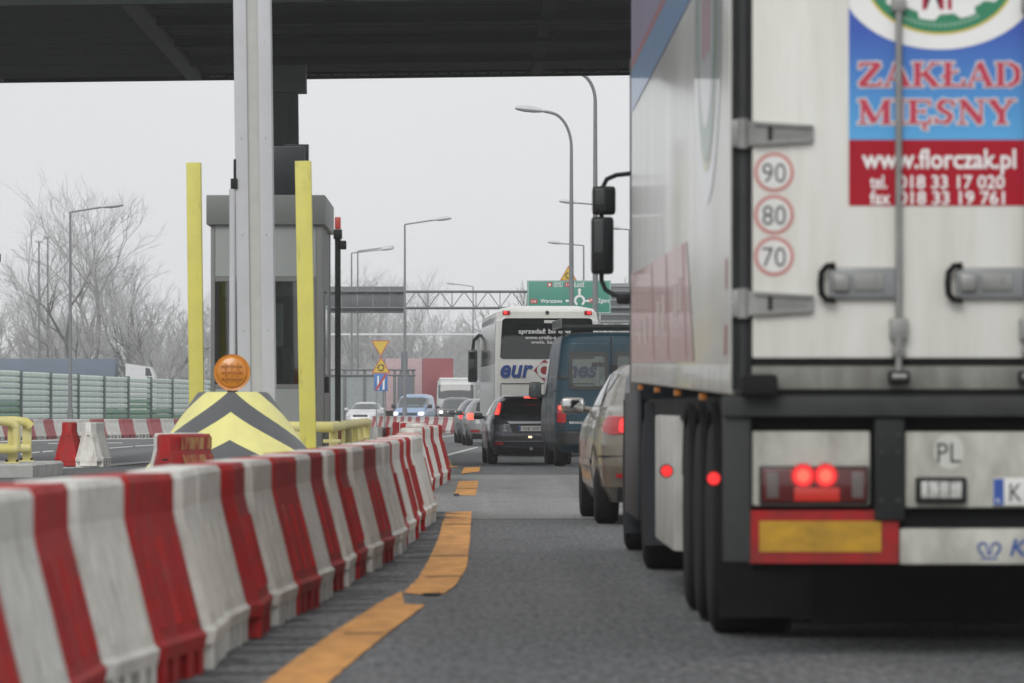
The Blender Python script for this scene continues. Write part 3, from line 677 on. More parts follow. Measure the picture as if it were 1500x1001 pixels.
# dark signal pole in front of the booth side
t = thing('signal_pole', 'thin black signal pole with red lamp beside the booth wall', 'signal pole', (-1.655, 58.6, 0.16))
MB().tube([(0, 0, 0.0), (0, 0, 0.62)], 0.045, 10).build('rusty_sleeve', mat('rust', (0.19, 0.06, 0.03), 0.8, var=0.3, scale=8), t)
MB().tube([(0, 0, 0.62), (0, 0, 2.95)], 0.036, 10).build('pole', black_metal, t)
MB().bbox(-0.035, 0.035, -0.05, 0.05, 2.98, 3.12, 0.012).build('red_lamp', mat('dull_red_lamp', (0.42, 0.05, 0.04), 0.3, var=0.05), t)
MB().bbox(-0.05, 0.05, -0.06, 0.06, 2.86, 2.975, 0.01).build('lamp_holder', black_metal, t)
MB().bbox(0.03, 0.10, -0.12, 0.08, 2.74, 2.84, 0.012).tube([(0.065, -0.12, 2.79), (0.065, -0.16, 2.79)], 0.03, 12).build('camera', slot_black, t)

# yellow guide posts
def guide_post(x, y, w_, h, lean, label):
    t = thing('guide_post', label, 'post', (x, y, 0.16), 0, 'tall yellow posts guarding the booth'); t.rotation_euler = (0, R(lean), 0)
    MB().bbox(-w_ / 2, w_ / 2, -w_ / 2, w_ / 2, 0, h, 0.008).build('tube', yellow_paint, t)
    MB().bbox(-w_ / 2 - 0.08, w_ / 2 + 0.08, -w_ / 2 - 0.08, w_ / 2 + 0.08, 0, 0.02, 0.004).build('base_plate', yellow_paint, t)
guide_post(-3.235, 57.4, 0.168, 3.70, -0.7, 'tall square yellow post left of the steel column')
guide_post(-1.88, 55.2, 0.178, 3.61, -1.0, 'tall square yellow post right of the steel column')

# black camera box on a pole at the left edge of the view
t = thing('camera_pole', 'black camera box on a slim pole just at the left edge of the view', 'camera pole', (-7.46, 75.3, 0.205))
MB().tube([(0, 0, 0), (0, 0, 3.15)], 0.035, 10).build('pole', black_metal, t)
MB().bbox(-0.06, 0.235, -0.08, 0.10, 3.02, 3.17, 0.03).build('camera', slot_black, t)

# striped crash cushion with amber lamp
def chevron_mat():
    m = bpy.data.materials.new('chevron_sheeting'); m.use_nodes = True; t = m.node_tree; n = t.nodes; L = t.links
    b = n['Principled BSDF']; b.inputs['Roughness'].default_value = 0.45
    tc = n.new('ShaderNodeTexCoord'); sp = n.new('ShaderNodeSeparateXYZ'); L.new(tc.outputs['Object'], sp.inputs[0])
    def M(op, a, c=None):
        q = n.new('ShaderNodeMath'); q.operation = op
        for i, s_ in enumerate((a, c)):
            if s_ is None: continue
            if isinstance(s_, (int, float)): q.inputs[i].default_value = s_
            else: L.new(s_, q.inputs[i])
        return q.outputs[0]
    ng = M('MULTIPLY', sp.outputs['Y'], -1.0); an = M('ABSOLUTE', M('ARCTAN2', sp.outputs['X'], ng))
    v = M('SUBTRACT', M('SUBTRACT', 1.245, sp.outputs['Z']), M('MULTIPLY', an, 0.40))
    fr = M('FRACT', M('DIVIDE', M('ADD', v, 5.4), 0.54)); dk = M('LESS_THAN', fr, 0.46)
    no = n.new('ShaderNodeTexNoise'); no.inputs['Scale'].default_value = 5; no.inputs['Detail'].default_value = 6; L.new(tc.outputs['Object'], no.inputs['Vector'])
    mr = n.new('ShaderNodeMapRange'); mr.inputs['To Min'].default_value = 0.82; mr.inputs['To Max'].default_value = 1.12; L.new(no.outputs['Fac'], mr.inputs['Value'])
    mxx = n.new('ShaderNodeMixRGB'); mxx.inputs['Color1'].default_value = (0.70, 0.66, 0.25, 1); mxx.inputs['Color2'].default_value = (0.085, 0.09, 0.095, 1); L.new(dk, mxx.inputs['Fac'])
    mu = n.new('ShaderNodeMixRGB'); mu.blend_type = 'MULTIPLY'; mu.inputs['Fac'].default_value = 1; L.new(mxx.outputs[0], mu.inputs['Color1']); L.new(mr.outputs[0], mu.inputs['Color2'])
    L.new(mu.outputs[0], b.inputs['Base Color']); return m
t = thing('crash_cushion', 'yellow crash cushion with grey chevrons at the island nose', 'crash cushion', (-2.59, 52.6, 0))
b = MB(); n = 40
prof = [(1.20, 0.02), (1.16, 0.06), (0.385, 1.185), (0.36, 1.205), (0.30, 1.205)]
b.loft([[(r_ * math.sin(2 * math.pi * k / n), -r_ * math.cos(2 * math.pi * k / n), z) for k in range(n)] for r_, z in prof], smooth=True)
b.build('cone_shell', chevron_mat(), t)
MB().tube([(0, 0, 0), (0, 0, 0.05)], 1.24, 40).build('skirt', rubber, t)
t2 = thing('warning_lamp', 'round amber warning lamp on top of the striped cushion', 'warning lamp', (-2.59, 52.4, 1.205))
amber = mat('amber_lens', (0.55, 0.20, 0.018), 0.3, var=0.12, scale=18, coat=0.4)
amber_d = mat('amber_lens_rib', (0.42, 0.15, 0.016), 0.35, var=0.1)
b = MB()
b.loft([[(r_ * math.cos(2 * math.pi * k / 32), y_, 0.205 + r_ * math.sin(2 * math.pi * k / 32)) for k in range(32)] for r_, y_ in ((0.02, -0.105), (0.10, -0.095), (0.15, -0.08), (0.165, -0.055))], smooth=True)
b.build('lens', amber, t2)
b = MB()
b.loft([[(r_ * math.cos(2 * math.pi * k / 32), y_, 0.205 + r_ * math.sin(2 * math.pi * k / 32)) for k in range(32)] for r_, y_ in ((0.165, -0.054), (0.192, -0.06), (0.192, 0.04), (0.13, 0.07), (0.02, 0.075))], smooth=True)
b.build('rim', amber, t2)
for z0 in (0.135, 0.2, 0.265): MB().box(-0.11, 0.11, -0.112, -0.098, z0, z0 + 0.012).build('lens_rib', amber_d, t2)
for x0 in (-0.07, -0.006, 0.058): MB().box(x0, x0 + 0.012, -0.1115, -0.097, 0.11, 0.30).build('lens_rib', amber_d, t2)
MB().box(-0.05, 0.05, -0.03, 0.03, 0.0, 0.03).build('foot', black_metal, t2)

# yellow guard rails
t = thing('guard_rail', 'yellow tubular guard rail running back beside the toll booth', 'guard rail', (-1.66, 57.0, 0.16))
b = MB(); b.tube([(-0.75, -0.55, 0.66), (-0.12, -0.55, 0.66), (-0.03, -0.52, 0.66), (0.0, -0.42, 0.66), (0.0, 17.5, 0.66), (0, 17.6, 0.62)], 0.062, 12); b.build('top_rail', yellow_rail, t)
for y in (0.0, 3.2, 6.4, 9.6, 12.8, 16.8): MB().bbox(-0.05, 0.05, y - 0.05, y + 0.05, 0, 0.61, 0.008).build('post', yellow_rail, t)
MB().bbox(-0.62, -0.34, -0.60, -0.5, 0, 0.61, 0.008).build('post', yellow_rail, t)
MB().bbox(0.0, 0.03, 0.2, 17.4, 0.26, 0.44, 0.008).build('plate', yellow_rail, t)
MB().bbox(-0.1, 0.1, -0.63, -0.47, 0.48, 0.52, 0.008).build('bracket', yellow_rail, t)
t = thing('guard_rail', 'pale yellow two-bar guard rail bolted on the left concrete island', 'guard rail', (-7.0, 74.4, 0.205))
for z in (0.63, 0.21):
    for yy in (0.0, 2.4):
        MB().tube([(-6, yy - 1.8 if yy == 0 else yy, z), (-0.12, yy, z), (0.03, yy, z - 0.02), (0.1, yy + 0.02, z - 0.09)] if z > 0.5 else [(-6, yy - 1.8 if yy == 0 else yy, z), (0.1, yy, z)], 0.068, 12).build('rail', yellow_rail, t)
MB().tube([(0.09, 0.02, 0.62), (0.1, 0.02, 0.5), (0.1, 0.02, 0.2)], 0.062, 12).build('rail', yellow_rail, t)
for x, yy in ((0.03, 0.02), (-0.31, -0.08), (-1.5, -0.45), (0.03, 2.42), (-1.5, 2.42)):
    p = MB().bbox(x - 0.07, x + 0.07, yy + 0.075, yy + 0.15, 0, 0.62, 0.008).build('post', yellow_rail, t)
    MB().bbox(x - 0.11, x + 0.11, yy - 0.03, yy + 0.2, 0, 0.02, 0.003).build('foot_plate', yellow_rail, p)
    b = MB()
    for dx in (-0.08, 0.08): b.cyl((x + dx, yy + 0.0, 0.02), 'z', 0.022, 0.035, 6)
    b.build('bolt', slot_black, p)
# ------------------------------------------------------------------ noise wall behind the far lanes
nw_w = mat('noise_slat_pale', (0.64, 0.74, 0.67), 0.6, var=0.12, scale=0.8, rand=0.08)
nw_g = mat('noise_slat_green', (0.19, 0.35, 0.24), 0.6, var=0.15, scale=0.8, rand=0.12)
post_m = mat('noise_wall_post', (0.11, 0.135, 0.14), 0.6, var=0.08)
A0, A1 = Vector((-21.6, 191.0)), Vector((-13.7, 292.0))
NP = 13; tops = [2.66, 2.66, 2.62, 2.59, 2.57, 2.55, 2.53, 2.51, 2.52, 2.52, 2.53, 2.55, 2.56]
wall = thing('noise_wall', 'long green and white slatted noise wall along the far left carriageway', 'noise wall', (A0.x, A0.y, gz(A0.y)))
dv = (A1 - A0) / NP; PL = dv.length; ang = -math.atan2(dv.x, dv.y); NS = 11; SH = 2.86 / NS
def slat_me(m):
    b = MB(); h = SH - 0.035
    b.loft([[(-0.05, y, 0), (0.045, y, 0), (0.075, y, h * 0.25), (0.075, y, h * 0.8), (0.045, y, h), (-0.05, y, h)] for y in (0.09, PL - 0.09)]); return b.mesh('slat', m)
sw, sg = slat_me(nw_w), slat_me(nw_g)
green_rows = [4, 8, 6, 2, 0, 2, 5, 7, 5, 4, 6, 7, 5]
for i in range(NP):
    o = dv * i; top = tops[i]
    pn = thing('panel', None, None); pn.parent = wall; pn.location = (o.x, o.y, 0); pn.rotation_euler = (0, 0, ang)
    for k in range(NS + 1):
        z = top - (k + 1) * SH + 0.16
        if z < -0.2: continue
        row_ = NS - 1 - k
        link('slat', sg if row_ < green_rows[i] else sw, pn, (0, 0, z))
    MB().box(-0.09, 0.16, -0.12, 0.12, 0, top + 0.2).build('post', post_m, wall, (o.x, o.y, 0)).rotation_euler = (0, 0, ang)

# ------------------------------------------------------------------ lamp posts
lamp_pole_m = mat('lamp_pole', (0.20, 0.21, 0.22), 0.5, metal=0.3, var=0.08)
lamp_head_m = mat('lamp_head', (0.50, 0.51, 0.52), 0.45, var=0.08)
def lamp_head(parent, p, dr, L=0.75, tilt=0.1):
    b = MB(); rings = []
    for t_, r_ in ((0, 0.05), (0.12, 0.12), (0.35, 0.19), (0.7, 0.19), (0.93, 0.13), (1.0, 0.04)):
        c = Vector(p) + Vector((dr * L * t_, 0, tilt * L * t_))
        rings.append([(c.x, c.y + r_ * math.cos(a), c.z + r_ * (0.6 if math.sin(a) > 0 else 0.45) * math.sin(a)) for a in [2 * math.pi * k / 10 for k in range(10)]])
    b.loft(rings, smooth=True); b.build('lamp_head', lamp_head_m, parent)
def lamp(px, top, d, dr, arm, label, curved=0.0, lift=0.0, base_px=None, rb=0.09, rt=0.045):
    p = at(px, top, d); z0 = gz(d); t = thing('street_lamp', label, 'street lamp', (p.x, d, z0), 0, 'street lamps beyond the toll plaza')
    H = p.z - z0
    if curved:
        pts_ = [(0, 0, 0), (0, 0, H * 0.55), (0, 0, H - curved * 1.3)]; rs = [rb, rb * 0.8, rt * 1.1]
        for k in range(1, 9):
            a = k / 8 * math.pi / 2 * 0.93
            pts_.append((dr * curved * 0.8 * (1 - math.cos(a)), 0, H - curved * 1.3 + curved * 1.25 * math.sin(a))); rs.append(rt)
        e = pts_[-1]; pts_.append((e[0] + dr * arm, 0, e[2] + 0.05)); rs.append(rt * 0.9)
        MB().tube(pts_, rs, 10).build('pole', lamp_pole_m, t); e = pts_[-1]
    else:
        MB().tube([(0, 0, 0), (0, 0, H)], [rb, rt], 10).build('pole', lamp_pole_m, t)
        e = (dr * arm, 0, H + lift); MB().tube([(0, 0, H), e], rt * 0.8, 8).build('arm', lamp_pole_m, t)
    lamp_head(t, (e[0] - dr * 0.05, 0, e[2]), dr, 0.28 + FPX * 0 + (0.62 if not curved else 0.62))
    MB().tube([(0, 0, 0), (0, 0, 1.1)], rb * 1.35, 10).build('base_sleeve', lamp_pole_m, t)
    return t
lamp(103, 311, 196, 1, 1.25, 'grey street lamp with straight arm standing before the green noise wall', lift=0.20)
lamp(593, 329, 245, 1, 1.45, 'street lamp with straight arm rising at the right end of the gantry board', lift=0.22)
lamp(515, 371, 300, 1, 1.7, 'lower far street lamp close right of the booth, arm to the right', lift=0.2)
lamp(524, 368, 318, 1, 1.5, 'second far street lamp just right of the one beside the booth', lift=0.2)
lamp(693, 420, 420, -1, 1.4, 'faint distant street lamp with arm to the left over the gantry truss', lift=0.2)
lamp(837, 163, 150, -1, 0.25, 'tall street lamp with curved arm standing before the green road sign', curved=0.85)
lamp(872, 106, 131, -1, 0.3, 'tallest street lamp with curved arm whose head the canopy edge hides', curved=0.6)
lamp(855, 360, 290, -1, 1.25, 'far street lamp with straight arm above the yellow triangle sign', lift=0.12)
lamp(873, 300, 236, -1, 0.9, 'street lamp with straight arm just above the truck mirror', lift=0.08)
lamp(922, 337, 262, -1, 0.35, 'street lamp with short arm half hidden by the truck body', lift=0.05)
for px, top, d, lb in ((57, 352, 322, 'left one of two thin post-top lamps among the bare trees'), (70, 346, 338, 'right one of two thin post-top lamps among the bare trees')):
    p = at(px, top, d); t = thing('street_lamp', lb, 'street lamp', (p.x, d, gz(d)))
    H = p.z - gz(d); MB().tube([(0, 0, 0), (0, 0, H - 0.1)], [0.09, 0.05], 8).build('pole', lamp_pole_m, t)
    MB().bbox(-0.26, 0.26, -0.2, 0.2, H - 0.14, H, 0.04).build('lamp_head', lamp_head_m, t)

# ------------------------------------------------------------------ gantry
gd = 250.0; gs = FPX / gd
gx = lambda px: (px - VX) / gs
gzz = lambda py: CAMH + (HY - py) / gs - gz(gd)
board_m = mat('gantry_board_back', (0.125, 0.135, 0.145), 0.55, var=0.06)
t = thing('sign_gantry', 'grey lattice sign gantry spanning the far road with board backs', 'gantry', (0, gd, gz(gd)))
zt, zb = gzz(427.5), gzz(451.5)
x0g, x1g = gx(452), gx(958)
for yy in (-0.45, 0.45):
    for z in (zt, zb): MB().tube([(x0g, yy, z), (x1g, yy, z)], 0.055, 8).build('chord', galv_dark, t)
stp = 0.60; k = 0; x = x0g
brace_me = {}
while x < x1g - 0.1:
    x2 = min(x + stp * 1.0, x1g)
    up = k % 2 == 0
    MB().tube([(x, -0.45, zb if up else zt), (x2, -0.45, zt if up else zb)], 0.024, 6).build('brace', galv_dark, t)
    if k % 2 == 0: MB().tube([(x, -0.45, zb), (x, -0.45, zt)], 0.024, 6).build('upright', galv_dark, t)
    x = x2; k += 1
for x in (x0g, x1g): MB().bbox(x - 0.16, x + 0.16, -0.3, 0.3, 0, zt + 0.1, 0.02).build('leg', galv_dark, t)
bd = MB().bbox(gx(455), gx(593), 0.56, 0.64, gzz(458.5), gzz(419.5), 0.01).build('board_back', board_m, t)
for py in (427, 453): MB().box(gx(455), gx(593), 0.51, 0.555, gzz(py) - 0.03, gzz(py) + 0.03).build('stiffener', galv, bd)
for px in (476, 500, 523, 546, 570): MB().box(gx(px) - 0.02, gx(px) + 0.02, 0.535, 0.553, gzz(456), gzz(421)).build('upright', galv, bd)
bd = MB().bbox(gx(880), gx(960), 0.56, 0.64, gzz(474), gzz(415), 0.01).build('board_back', board_m, t)
for k in range(6): MB().box(gx(880), gx(960), 0.51, 0.557, gzz(418 + k * 10.5) - 0.06, gzz(418 + k * 10.5) + 0.05).build('stiffener', galv, bd)

# ------------------------------------------------------------------ green direction sign
sgd = 170.0; ss = FPX / sgd
sx = lambda px: (px - 833.5) / ss
sz = lambda py: CAMH + (HY - py) / ss - gz(sgd)
green_m = mat('sign_green', (0.055, 0.245, 0.185), 0.45, var=0.05, scale=1)
sign_red = mat('sign_red', (0.42, 0.05, 0.055), 0.45, var=0)
t = thing('direction_sign', 'large green road sign with roundabout diagram above the bus roof', 'road sign', ((833.5 - VX) / ss, sgd, gz(sgd)))
bd = MB().bbox(sx(772), sx(895), -0.03, 0.03, sz(459.5), sz(411), 0.008).build('board', green_m, t)
bf = MB()
for a in ((sx(773.2), sx(893.8), sz(458.7), sz(458.1)), (sx(773.2), sx(893.8), sz(412.2), sz(411.7)), (sx(773.2), sx(773.8), sz(458.1), sz(412.2)), (sx(893.2), sx(893.8), sz(458.1), sz(412.2))):
    bf.box(a[0], a[1], -0.036, -0.031, min(a[2:]), max(a[2:]))
bf.build('white_border', ink_white, bd)
for x in (790, 876): MB().tube([(sx(x), 0.1, 0), (sx(x), 0.1, sz(412))], 0.06, 10).build('leg', galv, t)
yf_ = lambda x, z: -0.036
def sgn(txt, x0, x1, y0, y1, m=ink_white, bold=0.012, off=0.036, nm='lettering'):
    lettering(nm, txt, m, bd, (sx(x0) + sx(x1)) / 2, sz(y1), lambda x, z: -off, sz(y0) - sz(y1), sx(x1) - sx(x0), bold)
def rbox(nm, x0, x1, y0, y1, m, off=0.035):
    MB().box(sx(x0), sx(x1), -off, -off + 0.003, sz(y1), sz(y0)).build(nm, m, bd)
for (x0, x1, y0, y1, tx) in ((801.5, 808.5, 414, 420.5, '1'), (827.5, 837.5, 414, 420.5, '14'), (777, 787, 438.5, 444.8, '14'), (862, 872.5, 437, 443.5, '71')):
    rbox('number_panel', x0, x1, y0, y1, sign_red); sgn(tx, x0 + 2, x1 - 2, y0 + 1.2, y1 - 1.2, off=0.038)
rbox('number_panel', 811, 823.5, 414, 420.5, ink_white); rbox('number_panel', 811.6, 822.9, 414.5, 420.0, green_m, 0.0375); sgn('E75', 813, 821.5, 415, 419.5, off=0.040)
sgn('Łódź', 841, 856, 413, 420.5); sgn('Warszawa', 791.5, 823.5, 438, 443.8); sgn('Zgierz', 876, 892.5, 437.2, 443.5)
b = MB(); c = (sx(849), sz(440.5)); ro, ri = 8.2 / ss, 5.0 / ss
for k in range(28):
    a0, a1 = [math.radians(-60 + 300 * (k + j) / 28) for j in (0, 1)]
    b.quad(*[(c[0] + r_ * math.cos(a), -0.0365, c[1] + r_ * math.sin(a)) for r_, a in ((ro, a0), (ro, a1), (ri, a1), (ri, a0))])
b.quad((sx(846.8), -0.0365, sz(432)), (sx(850.8), -0.0365, sz(432)), (sx(850.2), -0.0365, sz(426)), (sx(847.4), -0.0365, sz(426)))
b.quad((sx(845.6), -0.0365, sz(426)), (sx(852, ), -0.0365, sz(426)), (sx(848.8), -0.0365, sz(422)))
for sgn_ in (-1, 1):
    xa_, xb_ = (841.5, 831) if sgn_ < 0 else (856.5, 861)
    b.quad((sx(xa_), -0.0365, sz(442.2)), (sx(xb_), -0.0365, sz(442.2)), (sx(xb_), -0.0365, sz(439.8)), (sx(xa_), -0.0365, sz(439.8)))
    b.quad((sx(xb_), -0.0365, sz(443.4)), (sx(xb_ + sgn_ * 3.5), -0.0365, sz(441)), (sx(xb_), -0.0365, sz(438.6)))
b.build('roundabout_diagram', ink_white, bd)

# triangular warning signs
warn_y = mat('warning_yellow', (0.60, 0.42, 0.055), 0.45, var=0.05)
warn_r = mat('warning_red', (0.45, 0.09, 0.04), 0.45, var=0)
def triangle(parent, cx, cz, wd, up=True, ring=True, yy=-0.08):
    h = wd * 0.87; s_ = 1 if up else -1
    def tri(k, o):
        return [(cx - wd / 2 * k, cz - s_ * h / 3 * k), (cx + wd / 2 * k, cz - s_ * h / 3 * k), (cx, cz + s_ * h * 2 / 3 * k)]
    p = MB().prism(tri(1, 0), 'y', yy, yy + 0.02).build('sign_plate', warn_r, parent)
    MB().prism(tri(0.84, 0), 'y', yy - 0.004, yy - 0.001).build('sign_face', warn_y, p)
    if ring:
        b = MB(); ro, ri = wd * 0.19, wd * 0.125
        for q in range(3):
            for k in range(8):
                a0, a1 = [math.radians(90 + q * 120 + 88 * (k + j) / 8) for j in (0, 1)]
                b.quad(*[(cx + r_ * math.cos(a), yy - 0.0055, cz - s_ * 0 + r_ * math.sin(a)) for r_, a in ((ro, a0), (ro, a1), (ri, a1), (ri, a0))])
            a = math.radians(90 + q * 120 + 88)
            b.quad(*[(cx + r_ * math.cos(aa), yy - 0.0057, cz + r_ * math.sin(aa)) for r_, aa in ((ro * 1.25, a), ((ro + ri) / 2, a + 0.45), (ri * 0.6, a))])
        b.build('roundabout_symbol', ink_black, p)
wd_ = 246.0; ws = FPX / wd_
t = thing('warning_sign', 'post with yellow give-way and roundabout triangles over a blue panel', 'road sign', ((557.5 - VX) / ws, wd_, gz(wd_)))
zz = lambda py: CAMH + (HY - py) / ws - gz(wd_)
MB().tube([(-0.2, 0, 0), (-0.2, 0, zz(500))], 0.035, 8).build('post', galv, t); MB().tube([(0.2, 0, 0), (0.2, 0, zz(525))], 0.035, 8).build('post', galv, t)
triangle(t, 0, zz(507), 0.92, False, False); triangle(t, 0.02, zz(539), 0.94, True, True)
pn = MB().bbox(-0.32, 0.35, -0.08, -0.05, zz(573), zz(547.5), 0.005).build('blue_panel', mat('sign_blue', (0.05, 0.16, 0.42), 0.45, var=0.04), t)
for x, l in ((-0.12, 0), (0.14, 0.03)):
    MB().quad((x - 0.05, -0.084, zz(571)), (x + 0.05, -0.084, zz(571)), (x + 0.04 + l, -0.084, zz(551)), (x - 0.04 + l, -0.084, zz(551))).build('white_arrow', ink_white, pn)
MB().quad((-0.30, -0.088, zz(572)), (-0.17, -0.088, zz(572)), (0.33, -0.088, zz(548.5)), (0.20, -0.088, zz(548.5))).build('red_bar', sign_red, pn)
d2 = 176.0; s2 = FPX / d2
t = thing('warning_sign', 'yellow roundabout triangle peeking above the green road sign', 'road sign', ((832.5 - VX) / s2, d2, gz(d2)))
zz2 = lambda py: CAMH + (HY - py) / s2 - gz(d2)
MB().tube([(0, 0, 0), (0, 0, zz2(392))], 0.04, 8).build('post', galv, t); triangle(t, 0, zz2(404), 0.60)

# pale overhead bridge in the distance
ov = 400.0; os_ = FPX / ov
pale_m = mat('pale_parapet', (0.68, 0.69, 0.70), 0.7, var=0.05)
t = thing('footbridge', 'slender pale footbridge crossing the road far behind the traffic', 'bridge', (0, ov, gz(ov)))
zc = CAMH + (HY - 491.5) / os_ - gz(ov)
MB().box((440 - VX) / os_, (1000 - VX) / os_, -0.9, 0.9, zc, zc + 0.07).build('deck', pale_m, t)
for yy in (-0.88, 0.88): MB().tube([((440 - VX) / os_, yy, zc + 0.12), ((1000 - VX) / os_, yy, zc + 0.12)], 0.03, 6).build('rail', pale_m, t)
for px in (452, 700, 985): MB().tube([((px - VX) / os_, 0, 0), ((px - VX) / os_, 0, zc)], 0.16, 8).build('pier', galv, t)

# grey steel frame fence and blocky cabinet near the far lanes
fd = 286.0; fs_ = FPX / fd
t = thing('frame_fence', 'grey open steel frame fence behind the white car', 'fence', ((550 - VX) / fs_, fd, gz(fd)))
X_ = lambda px: (px - 550) / fs_
Zf = lambda py: CAMH + (HY - py) / fs_ - gz(fd)
for px in (480, 505, 534, 563, 578, 590, 605): MB().bbox(X_(px) - 0.09, X_(px) + 0.09, -0.06, 0.06, 0, Zf(541), 0.01).build('post', galv_dark, t)
for py in (542, 550): MB().tube([(X_(476), -0.08, Zf(py)), (X_(609), -0.08, Zf(py))], 0.05, 8).build('rail', galv_dark, t)
scr = mat('pale_screen', (0.26, 0.29, 0.29), 0.4, var=0.1)
for a_, b_ in ((482, 503), (507, 532), (536, 561)): MB().box(X_(a_), X_(b_), -0.02, 0.02, 0.2, Zf(551)).build('screen_panel', scr, t)
cd = 300.0; cs_ = FPX / cd
t = thing('equipment_tower', 'dark blue-grey blocky tower in front of the red lorry', 'tower', ((592.5 - VX) / cs_, cd, gz(cd)))
Zc = lambda py: CAMH + (HY - py) / cs_ - gz(cd)
tm = mat('tower_grey', (0.11, 0.125, 0.15), 0.6, var=0.1)
MB().bbox(-0.42, 0.42, -0.4, 0.4, 0, Zc(549), 0.02).build('lower_block', tm, t); MB().bbox(-0.20, 0.19, -0.2, 0.2, Zc(549), Zc(515), 0.02).build('upper_block', tm, t)
MB().bbox(-0.30, 0.30, -0.3, 0.3, Zc(549) - 0.001, Zc(541), 0.02).build('middle_block', tm, t)

# ------------------------------------------------------------------ bare winter trees
def grow(seed, H, stems=3, spread=0.35, depth=6, fork=0.12, twig=1.0, dens=1.0):
    r_ = random.Random(seed); segs = []
    def branch(p, d, L, rad, lev):
        n = 3 if lev < 4 else 2
        for k in range(n):
            d2 = (d + Vector((r_.gauss(0, .13), r_.gauss(0, .13), r_.gauss(0.02, .08)))).normalized()
            q = p + d2 * (L / n); rb = rad * (1 - 0.16 * (k + 1)); segs.append((p, q, rad * (1 - 0.16 * k), rb, lev)); p, d = q, d2
            if lev >= 1 and lev < depth and k < n - 1 and r_.random() < 0.75 * dens:
                side(p, d, L * r_.uniform(.45, .7), rb * 0.5, lev + 1)
        if lev < depth:
            kids = 2 if r_.random() < 0.55 else 3
            for _ in range(kids): side(p, d, L * r_.uniform(.62, .86), rad * 0.60, lev + 1, 0.75)
    def side(p, d, L, rad, lev, a=1.0):
        ax = Vector((r_.gauss(0, 1), r_.gauss(0, 1), r_.gauss(0, .6)))
        ax = (ax - d * ax.dot(d)); ax = ax.normalized() if ax.length > 1e-6 else Vector((1, 0, 0))
        an = r_.uniform(.35, .75) * a
        d2 = (d * math.cos(an) + ax * math.sin(an)); d2 = (d2 + Vector((0, 0, 0.10 if lev < 4 else 0.03))).normalized()
        branch(p, d2, L, max(rad, 0.006 * twig), lev)
    base = Vector((0, 0, 0)); tr = H * 0.019
    top = Vector((r_.gauss(0, .1), r_.gauss(0, .1), H * fork)); segs.append((base, top, tr * 1.35, tr * 1.1, 0))
    for s_ in range(stems):
        a = 2 * math.pi * (s_ + r_.random() * .6) / stems; sp = spread * r_.uniform(.5, 1.2)
        branch(top - Vector((0, 0, r_.uniform(0, H * fork * .8))), Vector((math.cos(a) * sp, math.sin(a) * sp, 1)).normalized(), H * r_.uniform(.24, .32), tr * 0.72, 1)
    zmax = np.percentile([s_[1].z for s_ in segs], 99.7); k = H / zmax
    return [(a * k, b * k, ra, rb, l) for a, b, ra, rb, l in segs]
def seg_mesh(name, segs, m, n):
    P0 = np.array([s_[0][:] for s_ in segs]); P1 = np.array([s_[1][:] for s_ in segs]); r0 = np.array([s_[2] for s_ in segs]); r1 = np.array([s_[3] for s_ in segs])
    D = P1 - P0; D /= np.linalg.norm(D, axis=1)[:, None] + 1e-9
    A = np.where(np.abs(D[:, 2:3]) < .9, np.array([[0, 0, 1.]]), np.array([[1., 0, 0]])); U = np.cross(D, A); U /= np.linalg.norm(U, axis=1)[:, None]; V = np.cross(D, U)
    vs = []
    for P, r_ in ((P0, r0), (P1, r1)):
        for k in range(n):
            a = 2 * math.pi * k / n; vs.append(P + (U * math.cos(a) + V * math.sin(a)) * r_[:, None])
    N = len(segs); verts = np.stack(vs, 1).reshape(-1, 3); base = np.arange(N)[:, None] * 2 * n
    fs = []
    for k in range(n): fs.append(base + np.array([[k, (k + 1) % n, n + (k + 1) % n, n + k]]))
    faces = np.concatenate(fs, 0).astype(np.int32)
    me = bpy.data.meshes.new(name); me.vertices.add(len(verts)); me.vertices.foreach_set('co', verts.ravel())
    me.loops.add(faces.size); me.loops.foreach_set('vertex_index', faces.ravel()); me.polygons.add(len(faces))
    me.polygons.foreach_set('loop_start', np.arange(len(faces)) * 4); me.polygons.foreach_set('loop_total', np.full(len(faces), 4))
    me.update(calc_edges=True); me.validate(); me.materials.append(m); return me
def tree_meshes(*a, **k):
    sg_ = grow(*a, **k); big = [s_ for s_ in sg_ if s_[4] <= 3]; small = [s_ for s_ in sg_ if s_[4] > 3]
    return seg_mesh('trunk', big, bark, 6), seg_mesh('crown', small, twig_mat, 3)
TREES = {
    'a': tree_meshes(11, 15.0, 4, 0.50, 7, 0.12, 0.7, 0.85), 'b': tree_meshes(23, 12.0, 3, 0.40, 7, 0.22, 0.7, 0.75),
    'c': tree_meshes(35, 11.0, 3, 0.5, 7, 0.28, 0.9, 0.62), 'd': tree_meshes(47, 5.6, 5, 0.65, 6, 0.05, 0.9, 0.7), 'e': tree_meshes(53, 14.0, 3, 0.48, 7, 0.18, 0.9, 0.6)}
def tree(key, px, d, label, sc=1.0, rz=0.0, name='bare_tree', cat='tree', group=None):
    x = (px - VX) * d / FPX; t = thing(name, label, cat, (x, d, -0.05), rz, group); t.scale = (sc, sc, sc)
    link('trunk', TREES[key][0], t); link('crown', TREES[key][1], t); return t
tree('a', 118, 335, 'tallest bare tree, many-stemmed, behind the noise wall', 1.06, 0.3)
tree('b', 192, 342, 'slimmer bare tree right of the tallest many-stemmed one', 1.02, 1.2)
tree('c', 229, 330, 'bare tree with a leaning limb just left of the yellow post', 1.0, 2.0)
tree('e', 60, 395, 'pale bare tree behind the two post-top lamps', 0.78, 4.2)
tree('b', 268, 360, 'bare tree partly hidden behind the left yellow post', 0.8, 3.2)
